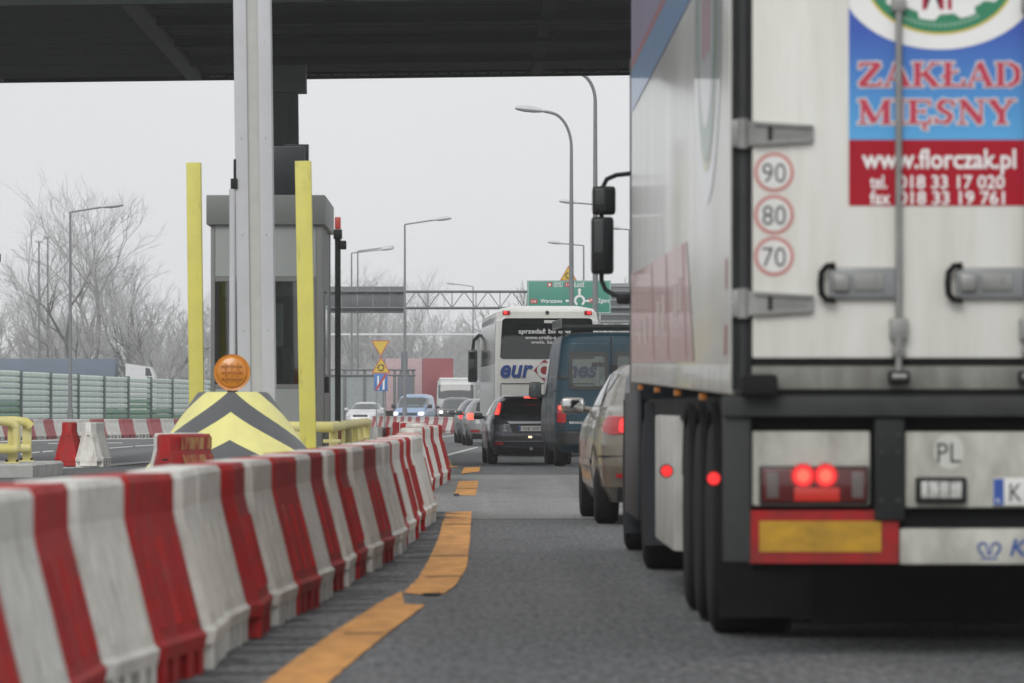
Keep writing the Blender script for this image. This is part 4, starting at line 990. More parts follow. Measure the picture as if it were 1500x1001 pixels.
for i, (px, d, sc, rz) in enumerate(((18, 352, .8, 0), (62, 330, .7, 1), (150, 362, .95, 3), (206, 356, .9, 5), (252, 348, .85, 0.5), (290, 340, .9, 1.7))):
    tree('d', px, d, '%s leafless shrub from the left behind the noise wall' % ORD[i], sc, rz, 'bare_shrub', 'shrub', 'leafless shrubs behind the noise wall')
for i, (k, px, d, sc, rz, lb) in enumerate((('e', 540, 640, 1.35, .4, 'faint far tree behind the gantry board'), ('a', 588, 655, 1.22, 2.2, 'faint broad far tree between gantry board and truss'), ('c', 626, 620, 1.38, 1.1, 'faint far tree above the red lorry'),
        ('b', 500, 650, 1.15, .9, 'faint far tree beside the toll booth'), ('b', 662, 660, 1.0, 4.0, 'faint low far tree just left of the bus'), ('e', 700, 680, .85, 5.0, 'faint low far tree behind the bus'))):
    tree(k, px, d, lb, sc, rz)
for i, (px, d, sc, rz) in enumerate(((480, 600, 1.4, 1), (520, 612, 1.5, 2), (560, 595, 1.3, 3), (600, 620, 1.5, 4), (640, 605, 1.4, 5), (680, 620, 1.3, 6))):
    tree('d', px, d, '%s leafless shrub from the left beyond the far footbridge' % ORD[i], sc, rz, 'bare_shrub', 'shrub', 'leafless shrubs beyond the footbridge')
# far wood that closes the view as one grey mass
w_s = []; base_s = [grow(71, 12, 4, .5, 5, .15, 3.0, .8), grow(72, 10, 5, .6, 5, .1, 3.0, .8)]; rw = random.Random(9)
for k in range(110):
    sc = rw.uniform(1.2, 2.0); o = Vector((-190 + 380 * k / 110 + rw.uniform(-3, 3), rw.uniform(880, 1000), -0.1)); an = rw.uniform(0, 6.28); M_ = Matrix.Rotation(an, 3, 'Z') * 1.0
    src = base_s[k % 2]
    w_s += [(M_ @ a * sc + o, M_ @ b * sc + o, ra * sc * 1.6, rb * sc * 1.6, l) for a, b, ra, rb, l in src]
ob = link('far_wood', seg_mesh('far_wood', w_s, bark, 3)); tag(ob, kind='stuff')
hedge_m = mat('far_scrub', (0.19, 0.19, 0.18), 0.95, var=0.3, scale=0.5)
b = MB(); hr = random.Random(5)
for rowi, yy in enumerate((700, 1020)):
    xs_ = np.linspace(-230, 230, 260)
    rings = [[(x, yy - 3, -0.3), (x, yy - 2 + hr.uniform(-1, 1), hr.uniform(1.8, 3.6)), (x, yy + hr.uniform(-1, 1), hr.uniform(2.4, 4.6)), (x, yy + 3, -0.3)] for x in xs_]
    b.loft(rings)
tag(b.build('far_scrub', hedge_m), kind='stuff')
# ------------------------------------------------------------------ articulated lorry
trailer_white = mat('trailer_white', (0.62, 0.615, 0.58), 0.25, var=0.04, scale=1.5, coat=0.6, dirt=(0.40, 0.39, 0.34), dirt_amt=0.45, dirt_scale=1.6, stretch=(1, 1, 0.5))
side_white = mat('trailer_side_white', (0.66, 0.655, 0.62), 0.3, var=0.04, scale=1.2, coat=0.9, coat_rough=0.14, dirt=(0.42, 0.41, 0.37), dirt_amt=0.4, dirt_scale=1.1, stretch=(1, 1, 0.4))
door_white = mat('door_white', (0.69, 0.685, 0.645), 0.35, var=0.04, scale=2.5, coat=0.2, dirt=(0.40, 0.385, 0.33), dirt_amt=0.6, dirt_scale=5.0, stretch=(1, 1, 0.14))
sill_m = mat('grimy_sill', (0.19, 0.19, 0.17), 0.6, var=0.2, scale=14, dirt=(0.07, 0.068, 0.06), dirt_amt=0.7, dirt_scale=5, stretch=(1, 1, 0.3))
TY = 20.86
lorry = thing('articulated_lorry', 'big white articulated lorry with meat advert on its rear doors', 'lorry', (1.054, TY, 0))
def T(px, py): return ((px - 1070) / 350.0, CAMH + (HY - py) / 350.0)
def lb(name, m, x0, x1, y0, y1, z0, z1, bev=0.0, parent=None):
    b = MB(); (b.bbox(x0, x1, y0, y1, z0, z1, bev) if bev else b.box(x0, x1, y0, y1, z0, z1)); return b.build(name, m, parent or lorry)
SL = 0.0088
def sheared(b):
    b.v = [(v[0], v[1], v[2] + SL * v[1]) for v in b.v]; return b
sheared(MB().bbox(0, 2.55, 0.07, 13.44, 1.104, 3.98, 0.015)).build('trailer_box', side_white, lorry)
sheared(MB().bbox(-0.006, 0.05, 0.072, 13.40, 1.10, 1.225, 0.01)).build('side_rail', mat('side_rail_grey', (0.45, 0.45, 0.42), 0.4, var=0.06, coat=0.3, dirt=(0.2, 0.2, 0.18), dirt_amt=0.5), lorry)
# rear frame: rubber seals and grey channel
for mir in (0, 1):
    fx = lambda a, c: (a, c) if not mir else (2.55 - c, 2.55 - a)
    for a, c, m_, nm in ((0.008, 0.036, black_metal, 'door_seal'), (0.037, 0.064, chassis_grey, 'corner_channel'), (0.065, 0.087, black_metal, 'door_seal')):
        x0, x1 = fx(a, c); lb(nm, m_, x0, x1, -0.012 if nm == 'door_seal' else -0.02, 0.068, 1.12, 3.97)
lb('rear_header', black_metal, 0.09, 2.46, -0.01, 0.068, 3.86, 3.97)
doors = []
for k, (x0, x1) in enumerate(((0.09, 1.272), (1.278, 2.46))):
    d_ = lb('rear_door', door_white, x0, x1, -0.025, 0.066, 1.252, 3.855, 0.012); doors.append(d_)
lb('door_seal', rubber, 0.09, 2.46, -0.01, 0.066, 1.222, 1.25)
lb('rear_sill', sill_m, 0.088, 2.462, -0.03, 0.066, 1.122, 1.22, 0.008)
lb('sill_gap', slot_black, 0.088, 2.462, -0.005, 0.06, 1.097, 1.121)
lb('bumper_beam', chassis_grey, -0.03, 2.58, -0.06, 0.10, 1.008, 1.095, 0.012)
lb('back_plate', dark_chassis, 0.09, 2.46, 0.06, 0.10, 0.36, 1.0)
for x0 in (-0.028, 2.468): lb('corner_post', chassis_grey, x0, x0 + 0.112, -0.03, 0.10, 0.40, 1.005, 0.01)
for x0 in (0.04, 2.36): lb('rubber_block', rubber, x0, x0 + 0.15, -0.16, -0.035, 1.098, 1.185, 0.02)
# lamp panels
panel_m = mat('rear_panel_white', (0.46, 0.455, 0.415), 0.5, var=0.08, scale=3, dirt=(0.17, 0.16, 0.135), dirt_amt=0.8, dirt_scale=5, stretch=(1, 1, 0.5), spec=0.3)
lens_red = mat('lens_dark_red', (0.085, 0.006, 0.006), 0.15, var=0.1, coat=0.6)
lens_glow = mat('lens_half_lit', (0.35, 0.02, 0.015), 0.2, var=0.05, emit=(0.9, 0.05, 0.012), estr=0.13)
refl_grey = mat('grey_reflector', (0.12, 0.10, 0.095), 0.3, var=0.1)
def lamp_panel(mir):
    mx_ = (lambda a, c: (a, c)) if not mir else (lambda a, c: (2.55 - c, 2.55 - a))
    p = lb('lamp_panel', panel_m, *mx_(0.091, 0.585), -0.012, 0.055, 0.635, 0.948, 0.012)
    cl = lb('lamp_cluster', slot_black, *mx_(0.120, 0.577), -0.03, -0.010, 0.642, 0.802, 0.008, )
    lb('lens', lens_red, *mx_(0.130, 0.567), -0.036, -0.028, 0.652, 0.792, 0.004, cl)
    for a in (0.15, 0.505): lb('reflector', refl_grey, *mx_(a, a + 0.05), -0.041, -0.034, 0.668, 0.778, 0.004, cl)
    lb('lower_lens', lens_glow, *mx_(0.265, 0.455), -0.041, -0.034, 0.655, 0.712, 0.004, cl)
    for a in (0.302, 0.396):
        x = a if not mir else 2.55 - a
        MB().cyl((x, -0.047, 0.762), 'y', 0.041, 0.012, 20).build('brake_light', red_lit, cl); MB().cyl((x, -0.0485, 0.762), 'y', 0.026, 0.003, 16).build('bulb_glow', red_hot, cl)
        MB().cyl((x, -0.0445, 0.762), 'y', 0.052, 0.004, 20).build('glow_ring', mat('glow_ring', (0.25, 0.01, 0.01), 0.3, var=0, emit=(0.9, 0.03, 0.03), estr=0.35), cl)
    mk = MB(); x0, x1 = mx_(0.08, 0.702)
    pl = [(x0, 0.395), (x1, 0.395), (x1, 0.575), (x1 - 0.05, 0.616), (x0, 0.616)] if not mir else [(x0, 0.395), (x1, 0.395), (x1, 0.616), (x0 + 0.05, 0.616), (x0, 0.575)]
    mk.prism(pl, 'y', -0.02, 0.055); mk = mk.build('marker_board', mat('marker_red', (0.36, 0.012, 0.014), 0.6, spec=0.2, var=0.08, dirt=(0.10, 0.035, 0.032), dirt_amt=0.9, dirt_scale=6), lorry)
    lb('yellow_field', mat('marker_yellow', (0.44, 0.25, 0.025), 0.5, spec=0.2, var=0.15, scale=5, dirt=(0.15, 0.095, 0.03), dirt_amt=0.9, dirt_scale=7, stretch=(0.5, 1, 1)), *mx_(0.12, 0.63), -0.0235, -0.018, 0.443, 0.572, 0, mk)
    lb('bracket', black_metal, *mx_(0.60, 0.728), -0.04, 0.055, 0.575, 1.0, 0.012)
    bb_ = MB()
    for z in (0.66, 0.86, 0.93):
        for a in (0.63, 0.70): bb_.cyl((a if not mir else 2.55 - a, -0.048, z), 'y', 0.012, 0.01, 6)
    bb_.build('bolt', chassis_grey, lorry)
lamp_panel(0); lamp_panel(1)
cp = lb('centre_panel', panel_m, 0.73, 1.82, -0.012, 0.055, 0.627, 0.946, 0.012)
yc = lambda x, z: -0.0145
lettering('lettering', 'PL', ink_black, cp, 0.914, 0.816, yc, 0.088, 0.098, 0.0)
MB().loft([[(0.914 + 0.062 * math.cos(a), y_, 0.862 + 0.075 * math.sin(a)) for a in [2 * math.pi * k / 24 for k in range(24)]] for y_ in (-0.0118, -0.0135)]).build('oval_sticker', mat('oval_sticker', (0.47, 0.47, 0.44), 0.4, var=0.04), cp)
for x0 in (0.772, 1.563):
    lm = lb('plate_lamp', black_metal, x0, x0 + 0.214, -0.05, -0.010, 0.646, 0.756, 0.012)
    lb('lens', mat('clear_lens', (0.42, 0.42, 0.40), 0.2, var=0.3, scale=30, coat=0.5), x0 + 0.022, x0 + 0.192, -0.056, -0.048, 0.668, 0.738, 0.004, lm)
    for k in range(3): MB().box(x0 + 0.05 + k * 0.045, x0 + 0.054 + k * 0.045, -0.058, -0.055, 0.668, 0.738).build('lens_rib', black_metal, lm)
np_ = lb('number_plate', plate_white, 1.096, 1.616, -0.022, -0.0125, 0.636, 0.752, 0.004)
lb('blue_strip', plate_blue, 1.099, 1.142, -0.0245, -0.0215, 0.639, 0.749, 0, np_)
lettering('lettering', 'K', ink_black, np_, 1.192, 0.655, lambda x, z: -0.0245, 0.078, 0.05, 0.0)
lettering('lettering', 'PL', ink_white, np_, 1.120, 0.648, lambda x, z: -0.0262, 0.018, 0.022, 0.0)
lp = lb('lower_panel', panel_m, 0.705, 1.845, -0.016, 0.055, 0.388, 0.541, 0.018)
logo_blue = mat('logo_blue', (0.018, 0.07, 0.25), 0.5, var=0.05)
lettering('lettering', 'KRONE', logo_blue, lp, 1.168, 0.428, lambda x, z: -0.0185, 0.072, 0.36, 0.02, 0.25, 'LEFT')
b = MB(); cx_, cz_ = 1.082, 0.452                                  # the little crown beside the name
def bar(x0, z0, x1, z1, w_):
    d_ = Vector((x1 - x0, z1 - z0)).normalized(); nn = Vector((-d_.y, d_.x)) * w_ / 2
    b.quad((x0 - nn.x, -0.0185, z0 - nn.y), (x1 - nn.x, -0.0185, z1 - nn.y), (x1 + nn.x, -0.0185, z1 + nn.y), (x0 + nn.x, -0.0185, z0 + nn.y))
bar(cx_ - 0.034, 0.416, cx_ + 0.034, 0.416, 0.008)
for sg_ in (-1, 1):
    pts_ = [(cx_ + sg_ * 0.022, 0.428), (cx_ + sg_ * 0.042, 0.445), (cx_ + sg_ * 0.046, 0.468), (cx_ + sg_ * 0.030, 0.482), (cx_ + sg_ * 0.016, 0.474)]
    for p_, q_ in zip(pts_, pts_[1:]): bar(*p_, *q_, 0.010)
    bar(cx_ + sg_ * 0.004, 0.43, cx_ + sg_ * 0.012, 0.478, 0.008)
b.build('crown_logo', logo_blue, lp)

# hinges, lock rods, handles
def hinge(z, mir):
    f_ = (lambda x: x) if not mir else (lambda x: 2.55 - x)
    h = MB(); X0, X1 = sorted((f_(0.07), f_(0.345)))
    pts_ = [(f_(0.07), z - 0.052), (f_(0.345), z - 0.034), (f_(0.345), z + 0.034), (f_(0.07), z + 0.052)]
    h.prism(pts_, 'y', -0.045, -0.022); h = h.build('hinge', steel, lorry)
    for s_ in (-1, 1): MB().prism([(f_(0.10), z + s_ * 0.042 - 0.007), (f_(0.335), z + s_ * 0.028 - 0.007), (f_(0.335), z + s_ * 0.028 + 0.007), (f_(0.10), z + s_ * 0.042 + 0.007)], 'y', -0.058, -0.044).build('hinge_rib', steel, h)
    x0, x1 = sorted((f_(0.155), f_(0.172))); MB().box(x0, x1, -0.056, -0.044, z - 0.03, z + 0.03).build('hinge_slot', black_metal, h)
    x0, x1 = sorted((f_(0.18), f_(0.32))); MB().box(x0, x1, -0.0475, -0.0445, z - 0.016, z + 0.016).build('hinge_recess', mat('worn_steel', (0.2, 0.2, 0.19), 0.5, metal=0.3), h)
    MB().tube([(f_(0.05), -0.035, z - 0.062), (f_(0.05), -0.035, z + 0.062)], 0.026, 12).build('hinge_knuckle', steel, h)
    MB().bbox(*sorted((f_(0.002), f_(0.068))), -0.05, -0.012, z - 0.058, z + 0.058, 0.01).build('hinge_block', steel, h)
for mir in (0, 1):
    for z in (1.482, 2.192, 2.92, 3.6): hinge(z, mir)
for x in (0.70, 1.243, 1.307, 1.85):
    rod = MB().tube([(x, -0.055, 1.15), (x, -0.055, 3.93)], 0.0145, 10).build('lock_rod', steel, lorry)
    lb('rod_bearing', steel, x - 0.038, x + 0.038, -0.075, -0.026, 1.33, 1.42, 0.008, rod)
    lb('rod_bearing', steel, x - 0.028, x + 0.028, -0.072, -0.026, 1.26, 1.30, 0.008, rod)
    MB().tube([(x, -0.055, 1.28), (x, -0.055, 1.36)], 0.024, 10).build('rod_sleeve', steel, rod)
    lb('lock_cam', black_metal, x - 0.045, x + 0.045, -0.085, -0.032, 1.145, 1.20, 0.012, rod)
    MB().tube([(x - 0.03, -0.095, 1.175), (x + 0.03, -0.095, 1.175)], 0.013, 8).build('cam_pin', steel, rod)
    for z in (2.7, 3.75): lb('rod_bearing', steel, x - 0.03, x + 0.03, -0.075, -0.026, z, z + 0.06, 0.008, rod)
for x0, x1 in ((0.365, 0.688), (0.895, 1.225), (1.325, 1.655), (1.862, 2.185)):
    hd = lb('door_handle', mat('handle_grey', (0.21, 0.22, 0.225), 0.4, metal=0.2, var=0.1), x0 + 0.045, x1, -0.062, -0.026, 1.502, 1.632, 0.012)
    lb('handle_plate', steel, x0 + 0.15, x1 - 0.05, -0.070, -0.058, 1.534, 1.606, 0.006, hd)
    lb('handle_slot', mat('worn_steel', (0.2, 0.2, 0.19)), x0 + 0.235, x0 + 0.242, -0.0715, -0.069, 1.54, 1.60, 0, hd)
    lb('handle_lever', steel, x0 + 0.06, x0 + 0.13, -0.085, -0.058, 1.53, 1.605, 0.015, hd)
    MB().tube([(x0 + 0.07, -0.07, 1.64), (x0 + 0.035, -0.07, 1.637), (x0 + 0.012, -0.07, 1.61), (x0 + 0.008, -0.07, 1.565), (x0 + 0.012, -0.07, 1.52), (x0 + 0.035, -0.07, 1.495), (x0 + 0.07, -0.07, 1.492)], 0.014, 10).build('handle_loop', rubber, hd)

# stickers and advert on the left door
yd = lambda o: (lambda x, z: -0.0255 - o)
def disc(name, m, cx, cz, a, b_, o, parent, xlim=None, n=56, inner=0.0, zlim=None):
    q = MB(); P = []
    for k in range(n):
        t_ = 2 * math.pi * k / n; x = cx + a * math.cos(t_); z = cz + b_ * math.sin(t_)
        if xlim: x = min(max(x, xlim[0]), xlim[1])
        P.append((x, -0.0255 - o, z))
    q.add(P, [tuple(range(n))]); return q.build(name, m, parent)
pink_ring = mat('faded_red_ring', (0.48, 0.20, 0.18), 0.5, var=0.1)
for py, tx in ((253, '90'), (315, '80'), (376, '70')):
    x, z = T(1133.5, py); st = disc('speed_sticker', pink_ring, x, z, 0.083, 0.083, 0.002, lorry)
    disc('sticker_face', plate_white, x, z, 0.068, 0.068, 0.0035, st); lettering('lettering', tx, mat('sticker_ink', (0.045, 0.047, 0.055), 0.6), st, x, z - 0.043, yd(0.005), 0.086, 0.098, -0.005)
ax0, ax1, az0, azm, az1 = 0.494, 1.248, 1.890, 2.166, 3.22
def advert_blue():
    m = bpy.data.materials.new('advert_blue'); m.use_nodes = True; t = m.node_tree; n = t.nodes; L = t.links; b_ = n['Principled BSDF']; b_.inputs['Roughness'].default_value = 0.55; b_.inputs['Specular IOR Level'].default_value = 0.2
    tc = n.new('ShaderNodeTexCoord'); sp = n.new('ShaderNodeSeparateXYZ'); L.new(tc.outputs['Object'], sp.inputs[0]); mr = n.new('ShaderNodeMapRange')
    mr.inputs['From Min'].default_value = 2.17; mr.inputs['From Max'].default_value = 2.62; L.new(sp.outputs['Z'], mr.inputs['Value'])
    cr = n.new('ShaderNodeValToRGB'); cr.color_ramp.elements[0].color = (0.10, 0.36, 0.66, 1); cr.color_ramp.elements[1].color = (0.055, 0.11, 0.42, 1)
    L.new(mr.outputs[0], cr.inputs[0]); L.new(cr.outputs[0], b_.inputs['Base Color']); return m
advert_red = mat('advert_red', (0.36, 0.006, 0.02), 0.6, spec=0.2, var=0.05, dirt=(0.24, 0.03, 0.04), dirt_amt=0.3)
ad = MB().quad((ax0, -0.0275, azm), (ax1, -0.0275, azm), (ax1, -0.0275, az1), (ax0, -0.0275, az1)).build('advert_panel', advert_blue(), lorry)
MB().quad((ax0, -0.0276, az0), (ax1, -0.0276, az0), (ax1, -0.0276, azm), (ax0, -0.0276, azm)).build('red_field', advert_red, ad)
ecx, ecz = 0.875, 2.853
disc('white_oval', ink_white, ecx, ecz, 0.425, 0.31, 0.0035, ad, (ax0 + 0.001, ax1 - 0.001))
disc('yellow_rim', mat('logo_yellow', (0.62, 0.5, 0.08), 0.5, var=0), ecx, ecz, 0.318, 0.248, 0.005, ad)
disc('green_oval', mat('logo_green', (0.02, 0.20, 0.10), 0.5, var=0.05), ecx, ecz, 0.308, 0.238, 0.0065, ad)
q = MB(); P = []
for k in range(80):
    t_ = 2 * math.pi * k / 80; j = 1.0 + (0.11 if k % 8 < 4 else -0.04) * (1 if math.sin(t_) < 0.2 else 0)
    P.append((ecx + 0.255 * j * math.cos(t_), -0.0255 - 0.008, ecz + 0.17 * j * math.sin(t_)))
q.add(P, [tuple(range(80))]); q.build('jagged_white_field', ink_white, ad)
logo_red = mat('logo_red', (0.36, 0.02, 0.05), 0.5, var=0.04)
letter_red = mat('letter_red', (0.46, 0.03, 0.07), 0.5, var=0.04)
lettering('lettering', 'MF', logo_red, ad, ecx + 0.005, 2.715, yd(0.0095), 0.20, 0.16, 0.02)
for k in range(17):      # tiny worn lettering along the green band
    t_ = math.radians(235 + 70 * k / 16); x = ecx + 0.275 * math.cos(t_); z = ecz + 0.208 * math.sin(t_)
    MB().quad((x - 0.004, -0.0335, z - 0.008), (x + 0.003, -0.0335, z - 0.008), (x + 0.003, -0.0335, z + 0.007), (x - 0.004, -0.0335, z + 0.007)).build('worn_letter', mat('worn_letter', (0.35, 0.5, 0.4), 0.6), ad)
# seriffed capitals, stroke by stroke (unit box), with a white edge behind
GL = {
 'Z': (0.8, [((.06, .94), (.74, .94), .12), ((.70, .94), (.10, .06), .2), ((.06, .06), (.76, .06), .12), ((.08, .94), (.08, .74), .08), ((.74, .06), (.74, .28), .08)]),
 'A': (0.95, [((.14, .04), (.46, .98), .08), ((.46, .98), (.80, .04), .2), ((.26, .32), (.66, .32), .08), ((.0, .03), (.28, .03), .07), ((.62, .03), (.97, .03), .07)]),
 'K': (0.95, [((.2, .0), (.2, 1.0), .2), ((.28, .42), (.74, .96), .08), ((.42, .56), (.80, .04), .2), ((.03, .03), (.4, .03), .07), ((.03, .97), (.4, .97), .07), ((.58, .97), (.94, .97), .07), ((.64, .03), (.97, .03), .07)]),
 'Ł': (0.8, [((.24, .0), (.24, 1.0), .2), ((.05, .05), (.76, .05), .1), ((.06, .97), (.44, .97), .07), ((.74, .05), (.74, .32), .08), ((.02, .38), (.56, .66), .09)]),
 'D': (0.9, [((.2, .0), (.2, 1.0), .2), ((.03, .04), (.48, .04), .08), ((.03, .96), (.48, .96), .08), ((.48, .96), (.70, .80), .13), ((.70, .82), (.77, .5), .19), ((.77, .5), (.70, .18), .19), ((.70, .2), (.48, .04), .13)]),
 'M': (1.12, [((.16, .0), (.16, 1.0), .09), ((.16, .98), (.54, .06), .2), ((.54, .06), (.90, .98), .08), ((.92, .0), (.92, 1.0), .2), ((.02, .03), (.32, .03), .07), ((.74, .03), (1.1, .03), .07), ((.02, .97), (.2, .97), .07), ((.88, .97), (1.1, .97), .07)]),
 'I': (0.46, [((.23, .0), (.23, 1.0), .2), ((.04, .03), (.42, .03), .07), ((.04, .97), (.42, .97), .07)]),
 'Ę': (0.82, [((.2, .0), (.2, 1.0), .2), ((.03, .05), (.76, .05), .09), ((.03, .95), (.74, .95), .09), ((.2, .52), (.55, .52), .08), ((.74, .05), (.74, .28), .08), ((.72, .95), (.72, .74), .08), ((.55, .62), (.55, .42), .07), ((.60, .0), (.50, -.16), .09), ((.50, -.16), (.66, -.22), .08)]),
 'S': (0.76, [((.66, .74), (.60, .92), .08), ((.66, .70), (.66, .98), .07), ((.60, .93), (.36, .96), .1), ((.38, .96), (.17, .80), .15), ((.17, .80), (.26, .60), .17), ((.24, .60), (.54, .42), .19), ((.54, .42), (.58, .22), .17), ((.58, .22), (.40, .05), .14), ((.42, .05), (.14, .12), .1), ((.10, .30), (.10, .02), .07)]),
 'N': (0.98, [((.18, .0), (.18, 1.0), .08), ((.18, .97), (.78, .04), .2), ((.78, .0), (.78, 1.0), .08), ((.02, .03), (.34, .03), .07), ((.03, .97), (.26, .97), .07), ((.62, .97), (.95, .97), .07)]),
 'Y': (0.9, [((.14, .96), (.45, .46), .2), ((.76, .96), (.47, .46), .09), ((.46, .5), (.46, .0), .2), ((.26, .03), (.66, .03), .07), ((.0, .97), (.32, .97), .07), ((.60, .97), (.92, .97), .07)])}
def serif_word(word, x0, x1, z0, h, parent, grow_=0.0):
    tot = sum(GL[c][0] for c in word); k = (x1 - x0) / tot
    for o_, g_, m_, nm in ((0.0035, 0.020, ink_white_soft, 'letter_edge'), (0.0055, 0.0, letter_red, 'letter')):
        x = x0
        for c in word:
            q = MB(); wd__, st = GL[c]
            for i_, (p_, r_, w_) in enumerate(st):
                P_ = Vector((x + p_[0] * k, z0 + p_[1] * h)); Q_ = Vector((x + r_[0] * k, z0 + r_[1] * h)); d_ = (Q_ - P_).normalized()
                horiz = abs(d_.x) > 0.9; half = (w_ * (h if horiz else k * 1.05)) / 2 + g_ * 0.3; nn = Vector((-d_.y, d_.x)) * half; P_ -= d_ * g_ * 0.3; Q_ += d_ * g_ * 0.3
                yy = -0.0255 - o_ - i_ * 0.00008
                q.quad((P_.x - nn.x, yy, P_.y - nn.y), (Q_.x - nn.x, yy, Q_.y - nn.y), (Q_.x + nn.x, yy, Q_.y + nn.y), (P_.x + nn.x, yy, P_.y + nn.y))
            q.build(nm, m_, parent); x += wd__ * k
serif_word('ZAKŁAD', 0.530, 1.218, 2.388, 0.102, ad)
serif_word('MIĘSNY', 0.530, 1.190, 2.232, 0.102, ad)
lettering('lettering', 'www.florczak.pl', ink_white, ad, (0.548 + 1.192) / 2, 2.048, yd(0.004), 0.082, 0.644, 0.022)
lettering('lettering', 'tel.', ink_white, ad, 0.618, 1.963, yd(0.004), 0.058, 0.072, 0.02); lettering('lettering', '018 33 17 020', ink_white, ad, (0.70 + 1.145) / 2, 1.963, yd(0.004), 0.056, 0.445, 0.02)
lettering('lettering', 'fax', ink_white, ad, 0.625, 1.897, yd(0.004), 0.058, 0.086, 0.02); lettering('lettering', '018 33 19 761', ink_white, ad, (0.70 + 1.145) / 2, 1.897, yd(0.004), 0.056, 0.445, 0.02)

# prints on the left side of the trailer
def sp(name, m, pts_, o=0.004, parent=None):
    return MB().add([(-o, y_, z_) for y_, z_ in pts_], [tuple(range(len(pts_)))]).build(name, m, parent or lorry)
side_pink = mat('faded_pink_print', (0.43, 0.20, 0.19), 0.35, var=0.10, scale=1.2, coat=0.4, dirt=(0.5, 0.36, 0.34), dirt_amt=0.5, dirt_scale=1.4)
sp('pink_print', side_pink, [(3.44, 1.27), (13.40, 1.352), (13.40, 1.955), (4.34, 1.885)])
for y0 in (4.3, 6.6, 8.9): sp('pink_seam', mat('pink_seam', (0.40, 0.13, 0.13), 0.4), [(y0, 1.29 + 0.008 * (y0 - 3.4)), (y0 + 0.10, 1.29 + 0.008 * (y0 - 3.4)), (y0 + 0.5, 1.885 + 0.006 * (y0 - 4)), (y0 + 0.40, 1.885 + 0.006 * (y0 - 4))], 0.0055)
ghost = mat('worn_white_lettering', (0.55, 0.42, 0.40), 0.4, var=0.1)
for y0, z0, z1 in ((4.9, 1.55, 1.72), (5.5, 1.52, 1.70), (7.2, 1.48, 1.68), (8.0, 1.47, 1.66), (10.2, 1.44, 1.62), (11.3, 1.46, 1.60)):
    sp('worn_lettering', ghost, [(y0, z0), (y0 + 0.5, z0 + .01), (y0 + 0.5, z1 + .01), (y0, z1)], 0.0055)
sp('blue_band', mat('side_blue', (0.10, 0.24, 0.46), 0.35, var=0.08, scale=1.5, coat=0.4), [(3.2, 3.07), (13.40, 3.07), (13.40, 3.36), (3.2, 3.30)])
sp('red_band', mat('side_red', (0.42, 0.12, 0.13), 0.35, var=0.08, coat=0.4), [(3.2, 3.302), (13.40, 3.362), (13.40, 3.41), (3.2, 3.35)])
sp('purple_band', mat('side_purple', (0.27, 0.22, 0.36), 0.35, var=0.12, scale=1.5, coat=0.4), [(3.2, 3.352), (13.40, 3.412), (13.40, 3.92), (3.2, 3.86)])
def sell(name, m, a, b_, o, cy_=2.05, cz_=2.93, n=48):
    return sp(name, m, [(cy_ + a * math.cos(2 * math.pi * k / n), cz_ + b_ * math.sin(2 * math.pi * k / n)) for k in range(n)], o)
ov_ = sell('logo_oval', mat('oval_white', (0.60, 0.64, 0.66), 0.3, var=0.03, coat=0.6), 1.38, 0.95, 0.004)
sell('logo_yellow_rim', mat('oval_yellow', (0.52, 0.49, 0.24), 0.35, var=0.05, coat=0.4), 1.06, 0.80, 0.0055); sell('logo_green_ring', mat('oval_green', (0.18, 0.30, 0.24), 0.35, var=0.05, coat=0.4), 1.00, 0.76, 0.007)
sell('logo_field', mat('oval_field', (0.58, 0.60, 0.62), 0.3, var=0.04, coat=0.5), 0.78, 0.60, 0.0085)
for y0 in (1.75, 2.2): sp('logo_letter', logo_red, [(y0, 2.66), (y0 + 0.13, 2.66), (y0 + 0.13, 3.15), (y0, 3.15)], 0.010)
for pts_ in ([(0.30, 1.27), (0.46, 1.27), (0.42, 1.40), (0.28, 1.40)], [(0.26, 1.55), (0.36, 1.55), (0.33, 1.68), (0.24, 1.68)]): sp('red_sticker', mat('side_sticker_red', (0.42, 0.06, 0.07), 0.4), pts_)

# chassis, axles, wheels, flaps
lb('chassis_floor', dark_chassis, 0.06, 2.49, 0.12, 13.2, 0.98, 1.098)
for x0 in (0.75, 1.70): lb('chassis_beam', dark_chassis, x0, x0 + 0.1, 0.2, 15.6, 0.62, 0.979)
for y in (2.31, 3.62, 4.93):
    MB().tube([(0.3, y, 0.5), (2.25, y, 0.5)], 0.075, 12).build('axle', dark_chassis, lorry)
    wheel(lorry, 0.02, y, 0.5, 0.385, -1, chassis_grey); wheel(lorry, 2.53, y, 0.5, 0.385, 1, chassis_grey)
    for x0 in (0.02, 2.13):
        b = MB(); rings = []
        for k in range(9):
            a = math.radians(20 + 140 * k / 8); rings.append([(x0, y - 0.57 * math.cos(a), 0.5 + 0.57 * math.sin(a)), (x0 + 0.40, y - 0.57 * math.cos(a), 0.5 + 0.57 * math.sin(a)), (x0 + 0.40, y - 0.55 * math.cos(a), 0.5 + 0.55 * math.sin(a)), (x0, y - 0.55 * math.cos(a), 0.5 + 0.55 * math.sin(a))])
        b.loft(rings); b.build('mudguard', rubber, lorry)
for x0 in (0.03, 2.11): lb('mud_flap', rubber, x0, x0 + 0.41, 1.60, 1.615, 0.10, 0.98)
lb('shade_curtain', rubber, 0.445, 2.105, 1.62, 1.635, 0.07, 0.97)  # full-width black sheet added to block light and deepen the shade underneath
for x0 in (0.45, 1.95): lb('landing_leg', dark_chassis, x0, x0 + 0.14, 10.3, 10.44, 0.25, 0.98, 0.01)
lb('pallet_box', mat('pallet_box_pale', (0.50, 0.50, 0.47), 0.5, var=0.06, dirt=(0.25, 0.24, 0.2), dirt_amt=0.5), 0.02, 0.55, 6.64, 9.44, 0.25, 1.0, 0.02)
